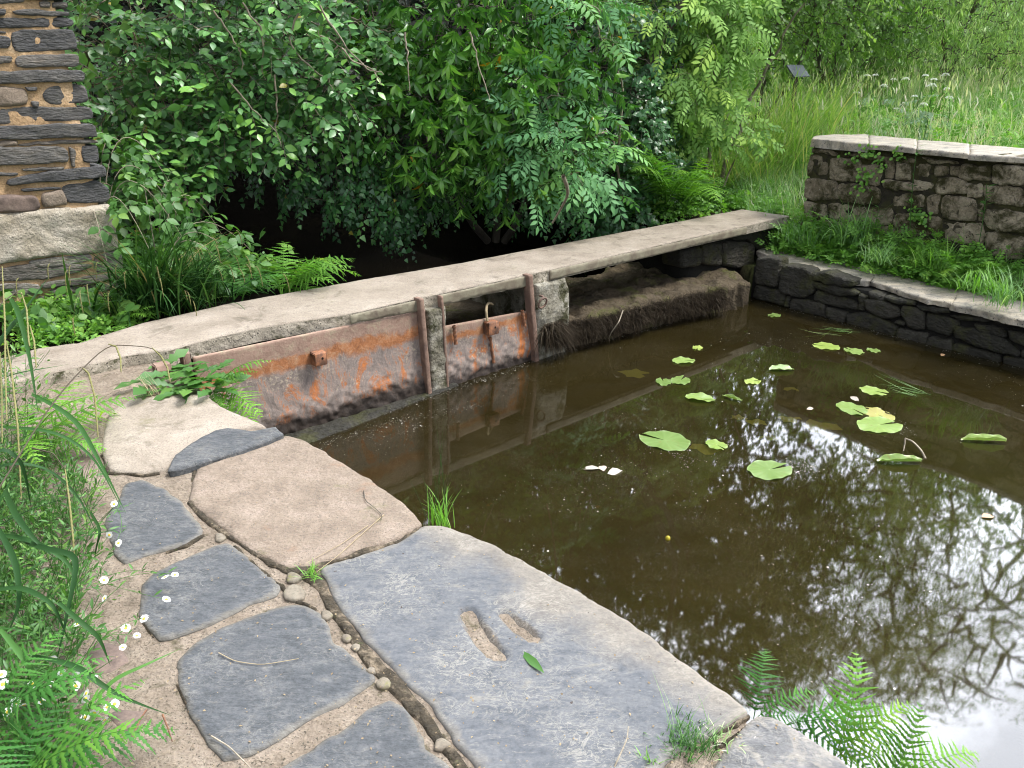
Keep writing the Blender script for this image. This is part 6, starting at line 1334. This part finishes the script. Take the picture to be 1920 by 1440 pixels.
# ================================================================== WATER PLANTS AND LITTER
def pad(label, px, py, wpx, key='pad', seed=0, fold=0., tip=0., rot=None, ry=.8, lift=.006, rnd=.5):
    rs = rg(seed); c = gz(px, py, ZW); e = gz(px + wpx / 2, py, ZW); r = np.linalg.norm(e - c)
    a0 = rs.uniform(0, 6.28) if rot is None else rot; n = 40; notch = .14 if not fold else .08
    a = np.linspace(notch, 2 * math.pi - notch, n); V = []; rings = [.12, .45, .75, .93, 1.0]
    for q in rings:
        rr = r * q * (1 + .03 * np.sin(3 * a + seed) + .02 * np.sin(7 * a + seed) * q)
        x = rr * np.cos(a); y = rr * np.sin(a) * ry; z = .004 * q * np.sin(4 * a + seed) * q + .004 * (q > .95) * np.sin(9 * a)
        if fold: yy = y; y = yy * (1 - .5 * min(fold, 1.6)); z = z + min(fold, .8) * np.abs(yy) * .42
        z = z + tip * x
        V.append(np.c_[x * math.cos(a0) - y * math.sin(a0), x * math.sin(a0) + y * math.cos(a0), z])
    V = np.concatenate(V) + [c[0], c[1], ZW + lift]; i = np.arange(len(rings) * n).reshape(-1, n)
    Fc = np.stack([i[:-1, :-1], i[1:, :-1], i[1:, 1:], i[:-1, 1:]], -1).reshape(-1, 4)
    mb = MB(); R = np.clip(rnd + .22 * fbm(V, 14, 3, seed) + np.concatenate([.16 * np.sin(15 * a + seed) * q + (.30 if q > .95 else 0) for q in rings]), 0, 1)
    V3 = V.copy(); cx = np.array([[c[0], c[1], ZW + lift]]) - [0, 0, 0]
    mb.add(np.concatenate([V3, cx]), Fc, np.r_[R, .8]); mb.F.append(np.array([(len(V3), k_, k_ + 1) for k_ in range(n - 1)])); mb.M.append(np.zeros(n - 1, np.int32))
    return tag(mb.build('lily_pad', M[key]), label, 'lily pad', 'lily pads on the pond')
pad('broad lily pad with brown scum at its rim, nearest the bridge side', 1247, 827, 97, seed=1, rot=2.6)
pad('notched round lily pad lying beside the bright sky reflection', 1443, 882, 88, seed=2, rot=.4)
pad('glossy heart shaped lily pad of the touching pair', 1597, 767, 62, seed=3, rot=-1.2, rnd=.3)
pad('larger lily pad of the touching pair with a torn brown edge', 1648, 798, 86, seed=4, rot=.3, rnd=.4)
pad('yellowing old lily pad slipped under the touching pair', 1645, 777, 66, 'pad_old', 5, lift=.002)
pad('lily pad lying alone just above the touching pair', 1638, 734, 50, seed=6, rot=-.6)
pad('flat lily pad nearest the corner of the pond wall', 1549, 650, 49, seed=7, rot=2.8)
pad('smaller lily pad right of the flat one by the wall', 1601, 659, 38, seed=8, rot=2.2)
pad('tiny lily pad next to the wall pads, beside a pink petal', 1638, 658, 26, seed=9, rnd=.2)
pad('cupped lily pad floating alone in the middle of the far water', 1465, 694, 46, seed=10, fold=.7, rot=0)
pad('small oval lily pad with its stalk showing below', 1411, 716, 33, seed=11, rot=.5)
pad('ragged lily pad left of the stalked oval one', 1244, 717, 36, seed=12, rnd=.35)
pad('paler lily pad touching the ragged one', 1276, 714, 44, seed=13, rot=1.)
pad('narrow lily pad on the faint bridge reflection', 1281, 678, 44, seed=14, fold=.25, rot=.1)
pad('very small lily pad near the weir ledge', 1308, 653, 24, seed=15)
pad('small lily pad in the far corner below the abutment', 1452, 592, 26, seed=16, rnd=.3)
pad('half sunken lily pad between the two big nearer pads', 1343, 835, 44, seed=17, rnd=.25)
pad('folded bright lily pad standing on edge at the right', 1845, 829, 80, seed=18, fold=1.5, rot=-.12, lift=.012, tip=.03, rnd=.6)
pad('folded lily pad like a green boat beside the broken stick', 1686, 868, 84, seed=19, fold=1.4, rot=.0, lift=.010, rnd=.35)
pad('curled leaf like a small green boat in the middle', 1372, 749, 40, seed=20, fold=1.5, rot=-.7, lift=.008)
pad('crumpled lily leaf left of the curled boat', 1312, 749, 56, 'pad', 21, fold=.5, rot=-.4, rnd=.3)
rs = rg(90)
for j, (px, py, w, lab) in enumerate([(1420, 787, 44, 'drowned yellow leaf glowing under the water in the middle'), (1482, 781, 44, 'drowned yellow leaf right of the first'), (1385, 777, 34, 'drowned small leaf left of the first yellow one'), (1440, 815, 40, 'drowned leaf nearest the bright reflection'), (1325, 835, 70, 'drowned stem and leaf beside the brown rimmed pad'), (1540, 795, 80, 'drowned trailing leaf near the touching pair'), (1485, 725, 30, 'drowned leaf under the cupped pad'), (1190, 695, 60, 'drowned olive leaf near the gates')]):
    c = gz(px, py, ZW); mb = MB(); a = np.linspace(0, 2 * math.pi, 15)[:-1]; e = np.linalg.norm(gz(px + w / 2, py, ZW) - c); r = e * (.6 + .4 * np.abs(np.sin(a * 1.5 + j)) + .15 * np.sin(5 * a + j))
    mb.add(np.concatenate([[[c[0], c[1], ZW - .012]], np.c_[c[0] + r * np.cos(a), c[1] + r * .7 * np.sin(a), np.full(14, ZW - .02) + rs.normal(0, .006, 14)]]), [(0, 1 + i, 1 + (i + 1) % 14) for i in range(14)], rs.random())
    tag(mb.build('drowned_leaf', M['under']), lab, 'leaf', 'leaves under the water')
def dleaf(label, px, py, wpx, z, seed, key='deadleaf', tpl=OVAL, rnd=.3, az=None, name='dead_leaf', cat='leaf', tilt=.15):
    rs = rg(seed); c = gz(px, py, z + .004); L = np.linalg.norm(gz(px + wpx, py, z) - gz(px, py, z)); a = rs.uniform(0, 6.28) if az is None else az; mb = MB()
    place(mb, tpl[0], tpl[1], c[None] - np.array([[math.cos(a), math.sin(a), 0]]) * L * .5, np.array([[math.cos(a), math.sin(a), tilt * .5]]), np.array([[rs.normal(0, tilt), rs.normal(0, tilt), 1.]]), L, rnd)
    return tag(mb.build(name, M[key]), label, cat)
dleaf('grey dead leaf, left of a floating group of three', 1110, 878, 36, ZW, 1, az=3.0); dleaf('pale dead leaf in the middle of a floating group of three', 1130, 878, 28, ZW, 2, rnd=.6); dleaf('grey dead leaf, right of a floating group of three', 1152, 886, 34, ZW, 3, az=.3)
dleaf('tan dead leaf floating near the right edge', 1851, 968, 30, ZW, 4, rnd=.9, az=.3); dleaf('curled white leaf floating behind the touching pads', 1601, 747, 22, ZW, 5, rnd=.2); dleaf('pinkish petal floating near the curled boat leaf', 1520, 766, 14, ZW, 6, rnd=.6); dleaf('small brown leaf floating near the pond wall', 1768, 665, 14, ZW, 7, rnd=1.)
dleaf('fallen narrow green leaf lying on the big slate slab', 1018, 1262, 84, 0, 8, 'herb', leaf_tpl(.20, stalk=.45), .4, az=2.2, name='fallen_leaf')
mb = MB(); c = gz(1252, 1011, ZW); n = 12; th = np.linspace(0, math.pi, 9); ph = np.arange(n) * 2 * math.pi / n; rb = .013
V = np.array([[rb * math.sin(t) * math.cos(p_), rb * math.sin(t) * math.sin(p_), rb * 1.2 * math.cos(t)] for t in th for p_ in ph]) + c + [0, 0, .004]; i = np.arange(9 * n).reshape(9, n)
mb.add(V, np.stack([i[:-1], i[1:], np.roll(i, -1, 1)[1:], np.roll(i, -1, 1)[:-1]], -1).reshape(-1, 4)); M['bud'] = plain('lily_bud', (.30, .25, .02), .45)
tag(mb.build('lily_bud', M['bud']), 'round yellow water lily bud poking out of the open water', 'flower bud')
def stick(label, pts, r, key='twigbark', name='stick', cat='stick', r1=None):
    mb = MB(); q = np.array([gz(x, y, z) for x, y, z in pts]); n = 14; Q = np.array([np.interp(np.linspace(0, len(q) - 1, n), np.arange(len(q)), q[:, a]) for a in range(3)]).T
    Q[1:-1] = (Q[:-2] + 2 * Q[1:-1] + Q[2:]) / 4; tube(mb, Q, r, r1 or r * .6, 5); return tag(mb.build(name, M[key]), label, cat)
stick('bent grey stick rising from the water beside the boat shaped pad', [(1736, 862, ZW - .01), (1728, 845, ZW + .03), (1712, 828, ZW + .05), (1697, 822, ZW + .02)], .008)
stick('short upright broken stick beside the bent grey one', [(1697, 822, ZW + .06), (1696, 835, ZW + .02), (1694, 846, ZW)], .006)
stick('pale forked twig hanging in the roots of the weir', [(1168, 582, -.36), (1160, 605, -.42), (1148, 620, -.5), (1141, 635, -.6)], .006)
stick('thin dry curved straw on the third dark slate', [(410, 1224, .006), (440, 1240, .006), (490, 1247, .006), (560, 1235, .006)], .0015, 'straw', 'straw', 'straw')
stick('bare twig lying at the lower end of the straw slab', [(396, 1380, .008), (430, 1400, .008), (460, 1430, .008), (480, 1450, .008)], .0022, 'twigbark', 'twig', 'twig')
stick('thin dark twig standing off the big slab near its bottom edge', [(1152, 1438, .0), (1165, 1410, .02), (1176, 1385, .03), (1178, 1362, .03)], .0022, 'twigbark', 'twig', 'twig')
stick('curled dry stalk on the sandy slab', [(682, 920, .006), (684, 938, .01), (700, 950, .012), (717, 965, .01), (714, 975, .006)], .0019, 'bark', 'stalk', 'stalk')
stick('long pale straw lying across the sandy slab to the joint', [(720, 965, .006), (680, 1000, .006), (630, 1045, .006), (590, 1075, .004)], .0016, 'straw', 'straw', 'straw')
stick('second pale straw beside the long one on the sandy slab', [(690, 985, .006), (640, 1020, .006), (575, 1055, .006)], .0013, 'straw', 'straw', 'straw')
stick('reddish twig on the mortar above the bottom fern', [(275, 1330, .01), (262, 1350, .01), (247, 1385, .006)], .0028, 'iron', 'twig', 'twig')
stick('dark reddish twig on the mortar right of the first', [(305, 1340, .01), (315, 1365, .01), (323, 1390, .006)], .0026, 'iron', 'twig', 'twig')
stick('bare hanging branch against the dark bank behind the bridge', [(1056, 330, 1.0), (1062, 345, .95), (1066, 365, .8), (1050, 395, .62), (1036, 418, .5)], .012)
for j, (px, py, w, lab) in enumerate([(1585, 622, 70, 'loose floating grass blades by the pond wall'), (1725, 735, 70, 'drifting tuft of long weed in the right of the pond')]):
    rs = rg(95 + j); mb = MB(); n = 13; P = np.array([gz(px + rs.normal(0, w * .2), py + rs.normal(0, 5), ZW + .004) for _ in range(n)])
    blades(mb, P, rs.uniform(2.2, 4.0, n) if j == 0 else rs.normal(2.6, .25, n), rs.uniform(.08, .34, n), 1.50 + rs.normal(0, .09, n), rs.uniform(-.15, .15, n), .005, 6, np.clip(rs.normal(.4, .2, n), 0, 1)); tag(mb.build('floating_grass', M['grass']), lab, 'grass')
# flecks of pollen and petals on the water
rs = rg(99); n = 5200; a = rs.random((n * 3, 2)) * [8, 9] + [-1.2, .8]; s, t = ST(a[:, 0], a[:, 1]); wv = (a[:, 0] - PW0[0]) * PN[0] + (a[:, 1] - PW0[1]) * PN[1]
a = a[(t < -.02) & (wv < -.02)]; den = fbm(np.c_[a, a[:, :1] * 0], 1.3, 3, 8); a = a[den + rs.normal(0, .12, len(a)) > .12][:n // 2]
for p0, p1, m_, sp in ((BP(.2, -.10, 0), BP(1.55, -.07, 0), 260, .02), (BP(1.4, -.03, 0), BP(4.4, -.22, 0), 330, .012), (gz(600, 835, ZW), gz(740, 790, ZW), 120, .03), (gz(740, 790, ZW), gz(900, 760, ZW), 110, .035), (gz(640, 830, ZW), gz(860, 790, ZW), 60, .04), (PW0 - PN * .05, PW1 - PN * .05, 260, .02), (gz(1300, 870, ZW), gz(1220, 800, ZW), 160, .05), (gz(1480, 895, ZW), gz(1520, 860, ZW), 260, .06), (gz(1690, 810, ZW), gz(1640, 770, ZW), 160, .06)):
    t_ = rs.random((m_, 1)); a = np.concatenate([a, (p0 + (p1 - p0) * t_)[:, :2] + rs.normal(0, sp, (m_, 2))])
s, t = ST(a[:, 0], a[:, 1]); a = a[t < -.015]; n = len(a)
mb = MB(); r = rs.uniform(.0012, .0036, n) * (1 + (rs.random(n) < .08) * 1.3); ang = rs.uniform(0, 6.28, n); el = rs.uniform(.4, 1, n)
cx = np.c_[a, np.full(n, ZW + .002)]; ux = np.c_[np.cos(ang), np.sin(ang), 0 * ang] * r[:, None]; uy = np.c_[-np.sin(ang), np.cos(ang), 0 * ang] * (r * el)[:, None]
V = np.stack([cx + ux, cx + uy, cx - ux, cx - uy], 1).reshape(-1, 3); mb.add(V, np.arange(n * 4).reshape(-1, 4), np.repeat(rs.random(n), 4))
tag(mb.build('floating_flecks', M['fleck'], loc=(2, 4, ZW)), 'fine pale flecks drifting on the pond', 'flecks', kind='stuff')
# crumbs of litter on the paving
n = 900; q = np.array([gz(x, y, .003) for x, y in zip(rs.uniform(150, 1500, n), rs.uniform(640, 1440, n))]); keep = inside(q[:, :2], np.array(bp)); q = q[keep]; n = len(q); mb = MB()
place(mb, *SIMPLE, q, np.c_[rs.normal(0, 1, (n, 2)), np.zeros(n)], np.c_[rs.normal(0, .3, (n, 2)), np.ones(n)], rs.uniform(.003, .010, n), rs.random(n) * .3)
tag(mb.build('litter_crumbs', M['straw'], loc=(0, 3, 0)), 'crumbs of dry leaf and grit on the paving', 'litter', kind='stuff')
EXPO=0.68

# ================================================================== LIGHT AND CAMERA
SUN_EL, SUN_AZ = rad(58), rad(-4)          # sun high on the right, behind thin cloud
sd = np.array([math.cos(SUN_EL) * math.cos(SUN_AZ), math.cos(SUN_EL) * math.sin(SUN_AZ), math.sin(SUN_EL)])
w = bpy.data.worlds.new('World'); SC.world = w; w.use_nodes = True
k = NT(w.node_tree); bg = w.node_tree.nodes['Background']
sky = k.n('ShaderNodeTexSky', sky_type='NISHITA'); sky.sun_disc = False; sky.sun_elevation = SUN_EL; sky.sun_rotation = math.pi / 2 - SUN_AZ
sky.air_density = 1.0; sky.dust_density = 2.0
tc = k.n('ShaderNodeTexCoord'); cl = k.noise(tc.outputs['Generated'], 3.0, 7, .6, .4)
gl = k.n('ShaderNodeVectorMath', operation='DOT_PRODUCT'); k.l(tc.outputs['Generated'], gl.inputs[0]); gl.inputs[1].default_value = (.38, .60, .70)
glow = k.math('POWER', k.math('MULTIPLY', k.math('SUBTRACT', gl.outputs['Value'], .60, True), 2.55), 2.5)        # bright sky patch added ahead on the right to light the pond's reflection
bright = k.math('ADD', 1.0, k.math('MULTIPLY', glow, 17.0))
cloud = k.mix(1.0, (6.0, 6.3, 7.0), bright, 'MULTIPLY')
k.l(k.mix(k.ramp(cl, [(.36, .45), (.58, 1.0)]), sky.outputs[0], cloud), bg.inputs['Color'])
bg.inputs['Strength'].default_value = .15
ld = bpy.data.lights.new('sun', 'SUN'); ld.energy = 3.0; ld.angle = rad(14); ld.color = (1, .96, .89)
lo = bpy.data.objects.new('sun', ld); COL.objects.link(lo); lo.rotation_euler = Vector(sd).to_track_quat('Z', 'Y').to_euler(); lo.location = tuple(sd * 30)
cd = bpy.data.cameras.new('camera'); co = bpy.data.objects.new('camera', cd); COL.objects.link(co)
cd.sensor_width = 36; cd.lens = 36 * F / 1920; cd.clip_start = .05; cd.clip_end = 1000
co.location = tuple(C0); co.rotation_euler = (math.pi / 2 - PITCH, 0, 0); SC.camera = co
vs = SC.view_settings; vs.view_transform = 'Standard'; vs.look = 'None'; vs.exposure = EXPO; vs.gamma = 1
cy = SC.cycles; cy.max_bounces = 6; cy.diffuse_bounces = 2; cy.glossy_bounces = 3; cy.transmission_bounces = 4; cy.transparent_max_bounces = 6
cy.use_denoising = True; cy.filter_width = 1.05; cy.sample_clamp_indirect = 6
